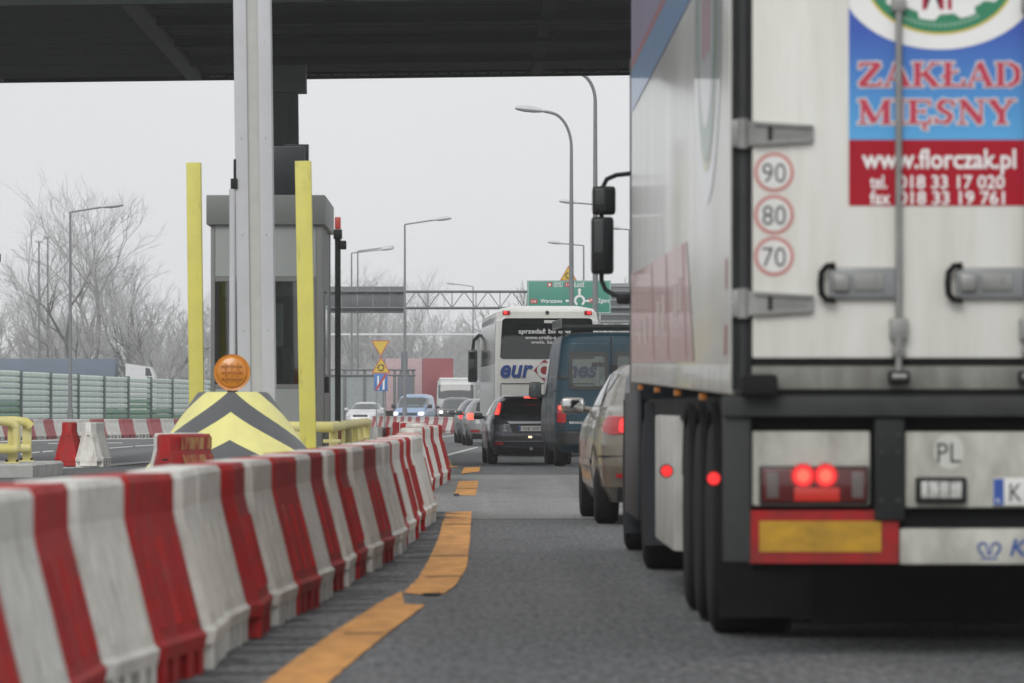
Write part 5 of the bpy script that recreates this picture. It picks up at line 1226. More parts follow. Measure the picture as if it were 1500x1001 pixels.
lb('underbody_shade_block', dark_chassis, 0.5, 2.0, 6.0, 9.6, 0.4, 0.97)  # dark block added to thicken the shade under the trailer
# side marker lamps
def marker(x, y, z, r_, stalk):
    s_ = MB().tube([(0.0, y + 0.01, z), (x, y + 0.01, z)], 0.016, 8).build('marker_stalk', rubber, lorry)
    MB().cyl((x, y - 0.03, z), 'y', r_ * 1.25, 0.05, 18).build('marker_housing', rubber, s_)
    MB().cyl((x, y - 0.036, z), 'y', r_, 0.008, 18).build('marker_lens', red_lit, s_)
marker(-0.045, 0.55, 0.742, 0.027, 1); marker(-0.03, 6.3, 0.70, 0.03, 1)
for y in (2.6, 5.6, 8.6, 11.6): lb('side_reflector', mat('amber_reflector', (0.45, 0.16, 0.02), 0.3), -0.012, 0.02, y, y + 0.1, 1.06 + SL * y, 1.09 + SL * y)
# tractor unit in front
cabp = mat('cab_paint', (0.012, 0.015, 0.02), 0.5, var=0.05, coat=0.1, spec=0.2)
lb('cab', cabp, 0.075, 2.46, 14.35, 16.5, 0.85, 3.75, 0.12)
lb('cab_chassis', dark_chassis, 0.7, 1.85, 9.9, 16.3, 0.55, 0.95)
lb('fuel_tank', chassis_grey, 0.06, 0.62, 12.3, 14.1, 0.32, 0.93, 0.08); lb('battery_box', chassis_grey, 1.95, 2.48, 12.3, 14.1, 0.32, 0.93, 0.08)
for y, wd in ((11.48, 0.62), (15.7, 0.34)):
    wheel(lorry, 0.015, y, 0.5, wd, -1, chassis_grey); wheel(lorry, 2.535, y, 0.5, wd, 1, chassis_grey)
    MB().tube([(0.3, y, 0.5), (2.2, y, 0.5)], 0.09, 12).build('axle', dark_chassis, lorry)
navy = mat('navy_flap', (0.010, 0.014, 0.02), 0.55, var=0.1)
for x0 in (0.0, 1.93): lb('mud_flap', navy, x0, x0 + 0.62, 10.78, 10.80, 0.17, 1.08)
for x0 in (-0.01, 2.2): lb('mud_flap', navy, x0, x0 + 0.33, 15.05, 15.07, 0.14, 1.1)
lb('side_skirt', navy, -0.004, 0.03, 12.1, 14.9, 0.30, 1.15, 0.01)
# mirrors
def mirror_set(sg):
    X = (lambda x: x) if sg < 0 else (lambda x: 2.5 - x)
    arm = MB().tube([(X(0.10), 16.5, 2.80), (X(-0.02), 16.58, 2.79), (X(-0.09), 16.6, 2.76), (X(-0.13), 16.6, 2.68), (X(-0.13), 16.6, 2.0), (X(-0.10), 16.6, 1.93), (X(-0.03), 16.58, 1.885), (X(0.10), 16.5, 1.87)], 0.018, 10).build('mirror_arm', black_metal, lorry)
    for z0, z1, x0, x1 in ((2.49, 2.705, -0.20, -0.025), (2.045, 2.475, -0.208, -0.04)):
        h_ = MB().bbox(*sorted((X(x0), X(x1))), 16.50, 16.64, z0, z1, 0.03).build('mirror', black_metal, lorry)
        MB().bbox(*sorted((X(x0 + 0.02), X(x1 - 0.02))), 16.494, 16.503, z0 + 0.022, z1 - 0.022, 0.003).build('mirror_glass', glass_dark, h_)
    MB().bbox(*sorted((X(-0.02), X(0.12))), 16.45, 16.6, 1.82, 1.90, 0.025).build('mirror_foot', black_metal, lorry)
mirror_set(-1); mirror_set(1)

# ------------------------------------------------------------------ cars
def paint(name, col, metal=0.35, rough=0.32, dirt=(0.12, 0.115, 0.105), amt=0.35):
    return mat(name, col, rough, metal, var=0.05, scale=2, coat=0.6, dirt=dirt, dirt_amt=amt, dirt_scale=2.2)
trim = mat('black_trim', (0.018, 0.019, 0.02), 0.5, var=0.1, dirt=(0.05, 0.05, 0.047), dirt_amt=0.5)
def plate(body, root, z0, z1, w_, txt, side='rear', x=0.0):
    p = body.patch(side, [(x - w_ / 2, z0), (x + w_ / 2, z0), (x + w_ / 2, z1), (x - w_ / 2, z1)], 0.02, 0.03).build('number_plate', plate_white, root)
    body.patch(side, [(x - w_ / 2, z0 + .004), (x - w_ / 2 + 0.045, z0 + .004), (x - w_ / 2 + 0.045, z1 - .004), (x - w_ / 2, z1 - .004)], 0.023, 0.02).build('blue_strip', plate_blue, p)
    if txt: lettering('lettering', txt, ink_black, p, x + 0.02, z0 + 0.022, lambda a, c: body.yr(a, c, 0.024), z1 - z0 - 0.044, w_ - 0.12, 0.0)
    return p
def car(name, label, cat, x, y, yaw, rows, pm, L, wb, hw, r=0.31, feats=(), holes=(), nz=46):
    root = thing(name, label, cat, (x, y, gz(y)), R(yaw)); B = Body(rows, nz)
    B.mesh(holes=holes).build('body', pm, root, sharp=0.9)
    for yy in wb:
        for sd_ in (-1, 1):
            side = 'left' if sd_ < 0 else 'right'; n = 14
            zb = B.z[0] + 0.01; arch = [(yy + (r + 0.06) * math.cos(a), max(zb, r + (r + 0.06) * math.sin(a))) for a in [math.pi * k / n for k in range(n + 1)]]
            arch = [(yy + r + 0.06, zb)] + arch + [(yy - r - 0.06, zb)]
            ff = (lambda q: -B.xs(q[0], q[1], 0.004)) if sd_ < 0 else (lambda q: B.xs(q[0], q[1], 0.004))
            MB().add([(ff(q), q[0], q[1]) for q in arch], [tuple(range(len(arch)))]).build('wheel_arch', trim, root)
            wx = B.xs(yy, r + 0.05) - 0.0; wheel(root, sd_ * (wx + 0.012), yy, r, 0.205, sd_)
    for f in feats:
        side, nm, m_, cs = f[:4]; off = f[4] if len(f) > 4 else 0.007; rr = f[5] if len(f) > 5 else 0.12
        par = root
        B.patch(side, cs, off, rr).build(nm, m_, par)
        if len(f) > 6 and f[6]:
            c2 = [(-a, c) for a, c in cs][::-1] if side in ('rear', 'front') else cs
            s2_ = side if side in ('rear', 'front') else ('right' if side == 'left' else 'left')
            B.patch(s2_, c2, off, rr).build(nm, m_, par)
    return root, B
def rect(x0, x1, z0, z1): return [(x0, z0), (x1, z0), (x1, z1), (x0, z1)]
def wing_mirror(root, x, y, z, sg, pm, w_=0.20, h=0.15, gl=glass_grey):
    mi = MB().bbox(*sorted((sg * x, sg * (x + w_))), y - 0.05, y + 0.12, z, z + h, 0.045).build('wing_mirror', pm, root)
    MB().bbox(*sorted((sg * (x + 0.015), sg * (x + w_ - 0.012))), y - 0.056, y - 0.047, z + 0.018, z + h - 0.018, 0.004).build('mirror_glass', gl, mi)
    MB().tube([(sg * (x - 0.10), y + 0.03, z + 0.03), (sg * (x + 0.03), y + 0.03, z + 0.05)], 0.028, 8).build('mirror_stalk', pm, mi)

# dark hatchback
galv_bright = mat('bright_strip', (0.62, 0.63, 0.64), 0.3, metal=0.3, var=0.05)
hatch_rows = [(.20, .14, 4.14, .80, 5), (.34, .03, 4.27, .88, 5), (.5, .0, 4.30, .905, 5.5), (.7, .02, 4.26, .92, 5.5), (.86, .05, 4.05, .915, 5.5), (.97, .09, 3.35, .89, 5.5), (1.03, .12, 3.05, .865, 5),
              (1.2, .24, 2.65, .79, 4.5), (1.34, .38, 2.3, .70, 4.5), (1.42, .48, 2.05, .61, 4), (1.46, .62, 1.85, .45, 3.5), (1.475, .85, 1.6, .22, 3)]
dk = paint('dark_blue_grey_paint', (0.026, 0.033, 0.048))
root, B = car('hatchback_car', 'dark blue-grey hatchback with lit tail lamps behind the white coach', 'car', (778 - VX) * 104 / FPX, 104.0, 2.2, hatch_rows, dk, 4.3, (0.80, 3.42), .92, 0.315, [
    ('rear', 'rear_window', glass_dark, [(-.60, 1.06), (.60, 1.06), (.54, 1.37), (-.54, 1.37)], 0.008, 0.15),
    ('rear', 'tail_light', red_lit, [(-.765, 1.04), (-.655, 1.04), (-.60, 1.29), (-.655, 1.30)], 0.012, 0.2, True),
    ('rear', 'brake_glow', red_hot, [(-.735, 1.05), (-.665, 1.05), (-.645, 1.17), (-.70, 1.17)], 0.016, 0.25, True),
    ('rear', 'chrome_strip', galv_bright, [(-.50, .905), (.50, .905), (.50, .865), (-.45, .852)], 0.016, 0.1),
    ('rear', 'plate_recess', trim, [(-.38, .66), (.38, .66), (.45, .852), (-.45, .852)], 0.008, 0.08),
    ('rear', 'bumper_strip', trim, rect(-.80, .80, .50, .60), 0.010, 0.05), ('rear', 'diffuser', trim, rect(-.72, .72, .21, .40), 0.012, 0.06),
    ('rear', 'bumper_trim', galv, rect(-.74, .74, .482, .497), 0.014, 0.05),
    ('rear', 'reflector', red_lamp, rect(-.76, -.58, .41, .475), 0.016, 0.15, True),
    ('rear', 'wiper_base', slot_black, [(-.02, 1.035), (.20, 1.035), (.18, 1.09), (.0, 1.09)], 0.02, 0.35),
    ('rear', 'fog_lamp', amber_hot, rect(-.06, .02, .555, .60), 0.014, 0.3),
    ('left', 'side_window', glass_dark, [(0.75, 1.04), (2.7, 1.02), (2.25, 1.34), (0.95, 1.36)], 0.006, 0.1, True),
    ('front', 'windscreen', glass_dark, [(-.70, 1.05), (.70, 1.05), (.58, 1.38), (-.58, 1.38)], 0.006, 0.1)])
MB().bbox(-.56, .56, .28, .52, 1.395, 1.43, .012).build('spoiler', dk, root)
MB().bbox(-.14, .14, .265, .285, 1.385, 1.425, .012).build('high_brake_light', red_hot, root)
plate(B, root, .70, .81, .52, 'WE 2073')
MB().bbox(-0.03, 0.03, -0.09, 0.05, 0.30, 0.36, 0.015).build('tow_ball', galv, root)
wing_mirror(root, .90, 2.75, .94, -1, dk); wing_mirror(root, .90, 2.75, .94, 1, dk)
MB().tube([(0, 0.95, 1.46), (0, 0.75, 1.62)], 0.008, 6).build('aerial', slot_black, root)

# dark blue van with see-through windows
van_rows = [(.26, .10, 5.25, .88, 6), (.40, .02, 5.38, .96, 7), (.62, .0, 5.40, .99, 8), (.95, .0, 5.32, 1.0, 9), (1.10, .01, 5.05, 1.0, 9), (1.25, .02, 4.62, .995, 9), (1.6, .04, 4.28, .965, 9), (2.0, .075, 3.85, .915, 8),
            (2.2, .10, 3.6, .885, 7), (2.31, .16, 3.35, .84, 6), (2.365, .30, 3.0, .72, 5), (2.385, .6, 2.6, .45, 4)]
vb = mat('dark_teal_blue_paint', (0.010, 0.036, 0.055), 0.45, 0.0, var=0.08, scale=2, coat=0.15, spec=0.25, dirt=(0.03, 0.045, 0.055), dirt_amt=0.3, dirt_scale=2.2)
van_holes = [lambda c: c[1] < 0.6 and 1.41 < c[2] < 1.99 and 0.10 < abs(c[0]) < 0.70, lambda c: c[1] > 3.5 and 1.36 < c[2] < 2.02 and abs(c[0]) < 0.74]
vroot, VB = car('van', 'dark blue van with roof rack and RENAULT lettering on the rear doors', 'van', (895.5 - VX) * 88 / FPX, 88.0, 2.1, van_rows, vb, 5.4, (0.95, 4.35), 1.0, 0.335, [
    ('rear', 'bumper', trim, rect(-.95, .95, .36, .62), 0.03, 0.06), ('rear', 'door_gap', slot_black, rect(-.012, .012, .66, 2.30), 0.006, 0.02),
    ('rear', 'door_gap', slot_black, rect(-.93, .93, .635, .65), 0.006, 0.02),
    ('rear', 'tail_light', red_lamp, rect(-.955, -.80, .78, 1.10), 0.012, 0.12, True), ('rear', 'brake_light', red_hot, rect(-.93, -.835, 1.00, 1.085), 0.018, 0.5, True),
    ('rear', 'door_lock', slot_black, rect(-.03, .10, 1.62, 1.80), 0.02, 0.2), ('rear', 'hinge', trim, rect(-.955, -.80, 1.55, 1.61), 0.02, 0.2, True), ('rear', 'hinge', trim, rect(-.955, -.82, .70, .75), 0.02, 0.2, True),
    ('left', 'side_moulding', trim, rect(.4, 5.0, .62, .74), 0.01, 0.03, True), ('left', 'door_seam', slot_black, rect(2.95, 2.975, .45, 2.2), 0.004, 0.02, True), ('left', 'door_seam', slot_black, rect(1.55, 1.575, .45, 2.2), 0.004, 0.02, True),
    ('left', 'slide_rail', trim, rect(.2, 1.6, 1.32, 1.36), 0.012, 0.03, True), ('left', 'side_window', glass_dark, [(3.05, 1.30), (4.35, 1.28), (3.85, 1.92), (3.05, 1.94)], 0.006, 0.08, True),
    ('left', 'handle', trim, rect(3.1, 3.3, 1.14, 1.18), 0.02, 0.2, True)], van_holes, 60)
def framed_window(nm, side, x0, x1, z0, z1, gm, rim=0.045):
    p = VB.patch(side, rect(x0, x1, z0, z1), 0.010, 0.14).build(nm, gm, vroot)
    o_ = VB.patch(side, rect(x0 - rim * .4, x1 + rim * .4, z0 - rim * .4, z1 + rim * .4), 0.014, 0.14, 40, 2); i_ = VB.patch(side, rect(x0 + rim, x1 - rim, z0 + rim, z1 - rim), 0.014, 0.14, 40, 2)
    n = len(o_.v) // 2; MB().add(o_.v[:n] + i_.v[:n], [(k, (k + 1) % n, n + (k + 1) % n, n + k) for k in range(n)]).build('window_rim', trim, p)
framed_window('rear_window', 'rear', -.73, -.07, 1.38, 2.02, glass_clear); framed_window('rear_window', 'rear', .07, .73, 1.38, 2.02, glass_clear); framed_window('windscreen', 'front', -.78, .78, 1.33, 2.05, glass_clear, 0.06)
seat_m = mat('van_seat', (0.02, 0.02, 0.022), 0.8, var=0.1)
for x in (-0.70, 0.55):
    s_ = MB().bbox(x - .2, x + .22, 3.0, 3.15, 0.7, 1.42, 0.05).build('seat', seat_m, vroot); MB().bbox(x - .11, x + .11, 3.02, 3.12, 1.43, 1.74, 0.04).build('headrest', seat_m, s_)
MB().bbox(-.85, .85, 4.0, 4.6, 0.9, 1.30, 0.05).build('dashboard', seat_m, vroot); MB().bbox(-.12, .12, 3.86, 3.9, 1.80, 1.88, 0.015).build('rear_view_mirror', seat_m, vroot)
lettering('lettering', 'RENAULT', ink_white_soft, vroot, -.60, .76, lambda x, z: VB.yr(x, z, 0.010), 0.045, 0.28, 0.01)
plate(VB, vroot, .84, .95, .52, '', 'rear', 0.36)
wing_mirror(vroot, 1.03, 4.2, 1.22, -1, trim, 0.22, 0.30); wing_mirror(vroot, 1.03, 4.2, 1.22, 1, trim, 0.22, 0.30)
rk = MB(); rk.tube([(-.86, .32, 2.47), (.86, .32, 2.47)], 0.035, 8); rk = rk.build('roof_rack', black_metal, vroot)
for y in (1.0, 1.7, 2.4, 3.0): MB().tube([(-.86, y, 2.47), (.86, y, 2.47)], 0.022, 8).build('cross_bar', black_metal, rk)
MB().bbox(-.86, .86, .30, .335, 2.425, 2.52, 0.008).build('rear_board', black_metal, rk)
for x in (-.87, .87):
    for z in (2.47, 2.60): MB().bbox(x - .012, x + .012, .3, 3.2, z - 0.022, z + 0.022, 0.005).build('side_rail', galv_dark, rk)
    for y in (.32, .9, 1.5, 2.1, 2.7, 3.18): MB().bbox(x - .012, x + .012, y - .03, y + .03, 2.49, 2.58, 0.004).build('rail_post', galv_dark, rk)
    for y in (.6, 2.8): MB().box(x * .93 - .02, x * .93 + .02, y, y + .06, 2.28, 2.46).build('rack_foot', black_metal, rk)

# beige saloon beside the lorry
sal_rows = [(.20, .16, 4.45, .78, 5), (.34, .04, 4.56, .86, 5), (.52, .0, 4.60, .885, 5.5), (.72, .02, 4.55, .89, 5.5), (.88, .06, 4.30, .875, 5.5), (.97, .12, 3.65, .85, 5), (1.02, .30, 3.35, .83, 5), (1.05, .52, 3.18, .81, 5),
            (1.2, .90, 2.85, .74, 4.5), (1.35, 1.25, 2.5, .66, 4), (1.43, 1.55, 2.2, .56, 3.5), (1.465, 1.8, 2.0, .35, 3)]
bg_ = paint('beige_metallic_paint', (0.145, 0.127, 0.098), 0.2, 0.4, (0.17, 0.155, 0.13), 0.35)
sroot, SB = car('saloon_car', 'beige saloon car mostly hidden behind the lorry', 'car', 1.935, 43.9, 1.6, sal_rows, bg_, 4.6, (0.95, 3.65), .89, 0.325, [
    ('rear', 'tail_light', red_lamp, [(-.80, .80), (-.50, .82), (-.52, .965), (-.79, .975)], 0.012, 0.2, True),
    ('rear', 'tail_glow', red_lit, [(-.70, .82), (-.52, .83), (-.53, .94), (-.68, .95)], 0.016, 0.3, True),
    ('left', 'tail_light_side', red_lamp, [(.13, .80), (.42, .84), (.36, .96), (.16, .955)], 0.008, 0.2, True),
    ('rear', 'bumper_seam', trim, rect(-.86, .86, .61, .618), 0.006, 0.02), ('left', 'bumper_seam', trim, rect(.15, .62, .60, .608), 0.006, 0.02, True),
    ('rear', 'lower_valance', trim, rect(-.7, .7, .21, .33), 0.01, 0.06), ('rear', 'reflector', red_lamp, rect(-.72, -.55, .42, .46), 0.012, 0.2, True),
    ('rear', 'rear_window', glass_dark, [(-.62, 1.09), (.62, 1.09), (.54, 1.38), (-.54, 1.38)], 0.008, 0.12),
    ('left', 'side_window', glass_dark, [(1.2, 1.06), (2.95, 1.06), (2.45, 1.37), (1.55, 1.38)], 0.006, 0.1, True),
    ('left', 'door_seam', trim, rect(2.0, 2.012, .4, 1.03), 0.005, 0.02, True), ('left', 'door_handle', bg_, rect(1.45, 1.65, .82, .86), 0.02, 0.3, True), ('left', 'door_handle', bg_, rect(2.5, 2.7, .82, .86), 0.02, 0.3, True),
    ('left', 'side_moulding', bg_, rect(1.3, 3.2, .52, .58), 0.012, 0.1, True), ('front', 'windscreen', glass_dark, [(-.66, 1.07), (.66, 1.07), (.55, 1.38), (-.55, 1.38)], 0.006, 0.1)])
sky_mirror = mat('sky_mirror', (0.42, 0.42, 0.42), 0.25, metal=0.8, var=0.1)
wing_mirror(sroot, .865, 2.85, .985, -1, bg_, 0.215, 0.15, mat('mirror_silver', (0.5, 0.5, 0.5), 0.08, metal=1.0, var=0)); wing_mirror(sroot, .865, 2.85, .985, 1, bg_, 0.215, 0.15)
plate(SB, sroot, .72, .83, .52, '')

# two small cars ahead of the hatchback, a saloon-like one and a compact one
gp = paint('silver_grey_paint', (0.20, 0.205, 0.205), 0.5); gp2 = paint('slate_paint', (0.10, 0.115, 0.14), 0.4)
for (x, y, pm, lbx, nm) in (((683 - VX) * 154 / FPX + .9, 154.0, gp, 'silver grey hatchback half hidden by the left side of the coach', 'hatchback_car'), ((671 - VX) * 163.5 / FPX + .9, 163.5, gp2, 'slate coloured car in front of the silver grey hatchback', 'hatchback_car')):
    rt, B_ = car(nm, lbx, 'car', x, y, 2.6, hatch_rows, pm, 4.3, (0.80, 3.42), .92, 0.315, [
        ('rear', 'rear_window', glass_dark, [(-.60, 1.06), (.60, 1.06), (.54, 1.37), (-.54, 1.37)], 0.008, 0.15), ('rear', 'tail_light', red_hot if pm is gp else red_lit, rect(-.86, -.66, .80, 1.02), 0.014, 0.25, True),
        ('left', 'side_window', glass_grey, [(0.75, 1.04), (2.7, 1.02), (2.25, 1.34), (0.95, 1.36)], 0.006, 0.1, True), ('rear', 'reflector', red_lamp, rect(-.76, -.5, .42, .49), 0.016, 0.15, True), ('rear', 'bumper_strip', trim, rect(-.72, .72, .21, .38), 0.012, 0.06)])
    wing_mirror(rt, .90, 2.75, .94, -1, trim); wing_mirror(rt, .90, 2.75, .94, 1, trim)

# oncoming traffic
blue_p = paint('pale_blue_paint', (0.19, 0.31, 0.50), 0.1, 0.35, (0.3, 0.33, 0.38), 0.3)
mv_rows = [(.24, .10, 4.55, .80, 5), (.45, .02, 4.70, .88, 5), (.75, .0, 4.68, .90, 5.5), (.95, .0, 4.45, .90, 6), (1.1, .02, 3.95, .895, 6), (1.3, .05, 3.55, .86, 6), (1.7, .10, 2.95, .78, 6), (1.84, .2, 2.6, .68, 5), (1.89, .5, 2.3, .45, 4)]
rt, B_ = car('van', 'pale blue oncoming van with both headlamps lit', 'van', (597 - VX) * 270 / FPX + .70, 274.6, 180 - 8.5, mv_rows, blue_p, 4.7, (0.9, 3.75), .9, 0.32, [
    ('front', 'windscreen', glass_grey, [(-.76, 1.16), (.76, 1.16), (.68, 1.72), (-.68, 1.72)], 0.008, 0.1), ('front', 'headlight', head_lit, rect(-.84, -.56, .74, .93), 0.012, 0.25, True), ('front', 'grille', trim, rect(-.5, .5, .74, .88), 0.012, 0.1),
    ('front', 'bumper', trim, rect(-.8, .8, .3, .5), 0.012, 0.08), ('left', 'side_window', glass_grey, [(2.2, 1.18), (3.45, 1.16), (2.95, 1.66), (2.2, 1.68)], 0.006, 0.1, True), ('rear', 'rear_window', glass_dark, rect(-.6, .6, 1.2, 1.65), 0.008, 0.1)])
for s_ in (-1, 1): wing_mirror(rt, .90, 3.3, 1.12, s_, trim, 0.22, 0.22)
white_p = paint('white_paint', (0.62, 0.63, 0.64), 0.0, 0.35)
rt, B_ = car('saloon_car', 'white oncoming saloon behind the yellow rail', 'car', (528 - VX) * 268 / FPX + .5, 272.5, 180 - 6.5, sal_rows, white_p, 4.6, (0.95, 3.65), .89, 0.32, [
    ('front', 'windscreen', glass_grey, [(-.68, 1.07), (.68, 1.07), (.55, 1.38), (-.55, 1.38)], 0.008, 0.1), ('left', 'side_window', glass_grey, [(1.2, 1.06), (2.95, 1.06), (2.45, 1.37), (1.55, 1.38)], 0.006, 0.1, True),
    ('front', 'headlight', head_off, rect(-.82, -.5, .66, .82), 0.012, 0.25, True), ('front', 'grille', trim, rect(-.4, .4, .66, .78), 0.012, 0.1)])
for s_ in (-1, 1): wing_mirror(rt, .88, 2.9, 1.0, s_, white_p)
suv_p = paint('dark_grey_paint', (0.05, 0.053, 0.058), 0.3)
suv_rows = [(.28, .10, 4.5, .84, 5), (.5, .0, 4.65, .92, 5.5), (.8, .0, 4.65, .94, 6), (1.02, .02, 4.45, .93, 6), (1.1, .04, 3.5, .90, 6), (1.3, .10, 3.15, .84, 5), (1.58, .25, 2.7, .76, 5), (1.7, .4, 2.4, .66, 4), (1.75, .7, 2.1, .4, 4)]
rt, B_ = car('estate_car', 'dark grey oncoming estate car with one headlamp showing', 'car', (665 - VX) * 284 / FPX + .25, 288.6, 180 - 3, suv_rows, suv_p, 4.65, (0.9, 3.7), .94, 0.36, [
    ('front', 'windscreen', glass_grey, [(-.76, 1.14), (.76, 1.14), (.66, 1.60), (-.66, 1.60)], 0.008, 0.1), ('front', 'headlight', head_lit, rect(-.88, -.64, .82, .98), 0.012, 0.25, True), ('front', 'chrome_grille', chrome, rect(-.42, .42, .90, .96), 0.012, 0.1),
    ('front', 'grille', trim, rect(-.5, .5, .62, .89), 0.010, 0.1), ('left', 'side_window', glass_grey, [(1.0, 1.14), (3.1, 1.14), (2.6, 1.56), (1.1, 1.58)], 0.006, 0.1, True)])
for s_ in (-1, 1): wing_mirror(rt, .93, 3.0, 1.1, s_, trim)
bus_w = mat('coach_white', (0.80, 0.79, 0.745), 0.3, var=0.03, scale=1, coat=0.6, dirt=(0.45, 0.44, 0.40), dirt_amt=0.4, dirt_scale=1.2)
trk_rows = [(.4, .0, 7.0, 1.1, 8), (.7, .0, 7.1, 1.24, 9), (1.4, .0, 7.1, 1.25, 9), (2.3, .02, 6.95, 1.24, 9), (2.85, .05, 6.75, 1.2, 8), (2.98, .2, 6.5, 1.05, 6)]
rt, B_ = car('minibus', 'grey oncoming minibus with wide dark windscreen behind the estate car', 'bus', (668 - VX) * 316 / FPX + .3, 323.0, 180 - 2.5, trk_rows, mat('minibus_grey', (0.40, 0.41, 0.41), 0.4, var=0.05, coat=0.4), 7.1, (1.4, 5.6), 1.25, 0.42, [
    ('front', 'windscreen', glass_grey, rect(-1.12, 1.12, 1.72, 2.62), 0.01, 0.08), ('front', 'headlight', head_off, rect(-1.1, -.8, .85, 1.05), 0.012, 0.2, True), ('front', 'grille', trim, rect(-.7, .7, 1.3, 1.5), 0.012, 0.1),
    ('left', 'side_window', glass_grey, rect(.5, 6.4, 1.75, 2.6), 0.008, 0.04, True)])
MB().bbox(-1.1, 1.1, .5, 6.3, 2.96, 3.05, 0.03).build('snowy_roof', mat('snow', (0.75, 0.76, 0.77), 0.8, var=0.05), rt)

# ------------------------------------------------------------------ coach
bus_rows = [(.30, .10, 11.9, 1.15, 8), (.5, .02, 12.0, 1.25, 11), (.9, .0, 12.0, 1.27, 13), (2.0, .0, 11.98, 1.275, 13), (2.9, .05, 11.85, 1.265, 13), (3.3, .09, 11.7, 1.25, 12), (3.52, .14, 11.5, 1.21, 10), (3.62, .28, 11.3, 1.10, 7), (3.67, .6, 10.9, .85, 5)]
bus_y = 121.0
broot, BB = car('coach', 'white long-distance coach with dark rear window and big euro lettering', 'coach', (802 - VX) * bus_y / FPX, bus_y, 1.8, bus_rows, bus_w, 12, (2.6, 9.2), 1.275, 0.5, [
    ('rear', 'rear_window', glass_dark, [(-1.155, 2.37), (1.155, 2.37), (1.09, 3.36), (-1.09, 3.36)], 0.012, 0.06),
    ('left', 'side_window', glass_grey, [(0.25, 2.25), (11.3, 2.25), (11.1, 3.42), (0.35, 3.42)], 0.008, 0.03, True), ('left', 'side_panel', mat('coach_side_grey', (0.42, 0.43, 0.44), 0.3, var=0.06, coat=0.5), rect(.3, 11.6, .55, 2.2), 0.006, 0.02, True),
    ('rear', 'high_lamp', red_lamp, rect(-1.09, -.90, 3.44, 3.545), 0.016, 0.1, True), ('rear', 'high_lamp_glow', red_lit, rect(-1.06, -.97, 3.455, 3.535), 0.02, 0.4, True),
    ('rear', 'camera', slot_black, rect(-.04, .04, 3.46, 3.54), 0.03, 0.4), ('rear', 'seam', trim, rect(-1.13, 1.13, 1.755, 1.78), 0.006, 0.03), ('rear', 'seam', trim, rect(-1.14, -1.125, .75, 1.755), 0.006, 0.03, True),
    ('rear', 'tail_light', red_lamp, rect(-1.22, -1.02, .85, 1.25), 0.012, 0.2, True), ('rear', 'bumper', trim, rect(-1.15, 1.15, .33, .62), 0.02, 0.05), ('rear', 'window_sticker', plate_white, rect(-.08, .30, 3.24, 3.31), 0.02, 0.1),
    ('left', 'vent', slot_black, rect(.5, 1.0, .9, 1.35), 0.01, 0.05, True)])
ybr = lambda o: (lambda x, z: BB.yr(x, z, o))
eu = mat('euro_blue', (0.03, 0.07, 0.27), 0.45, var=0.04); er = mat('euro_red', (0.33, 0.03, 0.035), 0.45, var=0.04)
lettering('lettering', 'eur', eu, broot, -.745, 1.93, ybr(0.02), 0.44, 0.80, 0.03, 0.22)
lettering('lettering', 'lines', eu, broot, .72, 1.93, ybr(0.02), 0.40, 0.98, 0.03, 0.22)
b = MB(); dcx, dcz, dr_ = -.07, 2.09, .27
b.add([(x, BB.yr(x, z, 0.012), z) for x, z in ((dcx - dr_, dcz), (dcx, dcz - dr_), (dcx + dr_, dcz), (dcx, dcz + dr_))], [(0, 1, 2, 3)]); b.build('logo_diamond', er, broot)
b = MB()
for k in range(30):
    a0, a1 = [2 * math.pi * (k + j) / 30 for j in (0, 1)]
    b.quad(*[(dcx + r_ * math.cos(a), BB.yr(dcx, dcz, 0.016), dcz + r_ * math.sin(a)) for r_, a in ((.185, a0), (.185, a1), (.10, a1), (.10, a0))])
b.build('logo_ring', ink_white, broot)
lettering('lettering', 'sprzedaż biletów', ink_white, broot, -.06, 2.99, ybr(0.02), 0.115, 1.28, 0.02)
lettering('lettering', 'www.orelia-eurolines', ink_white, broot, .06, 2.85, ybr(0.02), 0.095, 1.2, 0.01)
lettering('lettering', 'wwie. karolin', ink_white, broot, 0.0, 2.74, ybr(0.02), 0.085, .80, 0.01)
for sg in (-1, 1):
    am = MB().tube([(sg * 1.1, 11.7, 3.05), (sg * 1.28, 12.1, 3.12), (sg * 1.42, 12.15, 2.98), (sg * 1.45, 12.12, 2.7)], 0.045, 8).build('mirror_arm', slot_black, broot)
    MB().bbox(*sorted((sg * 1.32, sg * 1.58)), 12.0, 12.2, 1.86, 2.74, 0.06).build('mirror_case', mat('coach_mirror', (0.03, 0.033, 0.035), 0.35, var=0.1), am)
    MB().bbox(*sorted((sg * 1.345, sg * 1.555)), 11.985, 12.005, 1.92, 2.68, 0.01).build('mirror_glass', glass_dark, am)

# ------------------------------------------------------------------ lorries in the haze
rd = 318.0
rl = thing('box_lorry', 'dull red box lorry in the haze behind the blue van', 'lorry', ((640 - VX) * rd / FPX, rd, gz(rd)), R(6))
dull_red = mat('dull_red_box', (0.24, 0.06, 0.07), 0.5, var=0.1); pink_w = mat('pinkish_white_box', (0.42, 0.30, 0.31), 0.5, var=0.1)
MB().bbox(-0.92, 1.05, 0, 0.1, 0.95, 4.30, 0.03).build('rear_door', dull_red, rl); MB().bbox(-0.92, 1.05, 0.1, 0.2, 0.95, 4.29, 0.02).build('rear_frame', dull_red, rl)
MB().bbox(-3.3, -0.93, 0.05, 2.4, 0.95, 4.28, 0.03).build('box_side', pink_w, rl)
MB().bbox(-3.2, 1.0, 0.2, 12, 0.9, 4.27, 0.03).build('cargo_box', pink_w, rl) if False else None
MB().quad((0.0, -0.004, 1.3), (0.3, -0.004, 1.3), (0.25, -0.004, 1.9), (0.05, -0.004, 1.9)).build('white_marking', ink_white_soft, rl)
MB().bbox(-3.2, 1.0, 0.1, 2.3, 0.55, 0.94, 0.02).build('chassis', dark_chassis, rl)
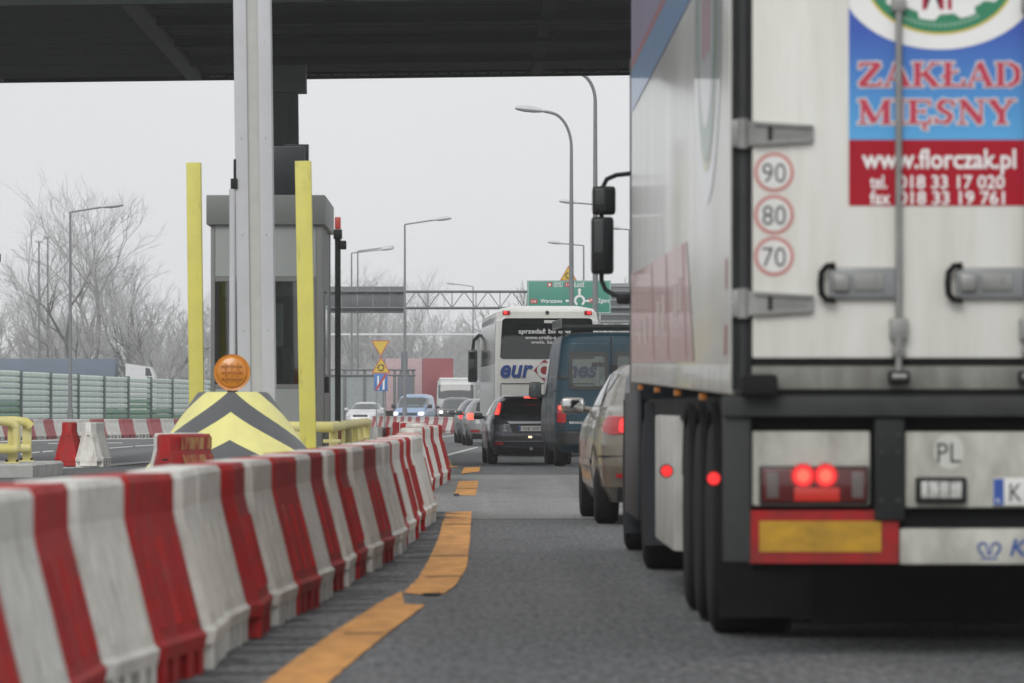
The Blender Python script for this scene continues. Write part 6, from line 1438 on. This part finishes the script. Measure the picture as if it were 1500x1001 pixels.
for x in (-2.9, 0.9): wheel(rl, x if x > 0 else x, 1.0, 0.5, 0.3, 1 if x > 0 else -1, chassis_grey)
ld = 312.0; lf = lambda px: (px - VX) * ld / FPX
ll = thing('curtain_lorry', 'blue-grey curtain lorry passing behind the noise wall', 'lorry', (lf(85), ld, gz(ld)), 0)
zl = lambda py: CAMH + (HY - py) * ld / FPX - gz(ld)
MB().bbox(lf(-90) - lf(85), lf(169) - lf(85), 0, 2.5, 1.0, zl(525.5), 0.04).build('curtain_box', mat('curtain_blue_grey', (0.115, 0.15, 0.20), 0.55, var=0.06, scale=0.7), ll)
MB().bbox(lf(-90) - lf(85), lf(226) - lf(85), 0.2, 2.3, 0.6, 0.98, 0.02).build('chassis', dark_chassis, ll)
MB().prism([(lf(183) - lf(85), 1.0), (lf(226) - lf(85), 1.0), (lf(226) - lf(85), zl(550)), (lf(220) - lf(85), zl(538)), (lf(184) - lf(85), zl(532.5))], 'y', 0.05, 2.4).build('cab', mat('cab_white', (0.6, 0.61, 0.62), 0.4, var=0.04), ll)
MB().quad((lf(213) - lf(85), 0.045, zl(551)), (lf(223) - lf(85), 0.045, zl(551)), (lf(219) - lf(85), 0.045, zl(540)), (lf(213) - lf(85), 0.045, zl(539))).build('cab_window', glass_grey, ll)
for px in (-60, -40, -20, 120, 140, 205): 
    for yy, sd_ in ((2.4, 1), (0.1, -1)):
        MB().tube([(lf(px) - lf(85), yy - 0.3 * (sd_ > 0), 0.5), (lf(px) - lf(85), yy + 0.3 * (sd_ < 0), 0.5)], 0.5, 18).build('wheel', rubber, ll)
HAZE = 0.00033
# ------------------------------------------------------------------ haze
m = bpy.data.materials.new('haze'); m.use_nodes = True; t_ = m.node_tree; t_.nodes.clear()
o_ = t_.nodes.new('ShaderNodeOutputMaterial'); v_ = t_.nodes.new('ShaderNodeVolumePrincipled')
v_.inputs['Color'].default_value = (0.985, 0.988, 0.992, 1); v_.inputs['Density'].default_value = HAZE; v_.inputs['Anisotropy'].default_value = 0.0
t_.links.new(v_.outputs[0], o_.inputs['Volume'])
b = MB(); b.box(-265, 265, -20, 1260, -1.2, 31)
hz = b.build('haze', m); tag(hz, kind='stuff')
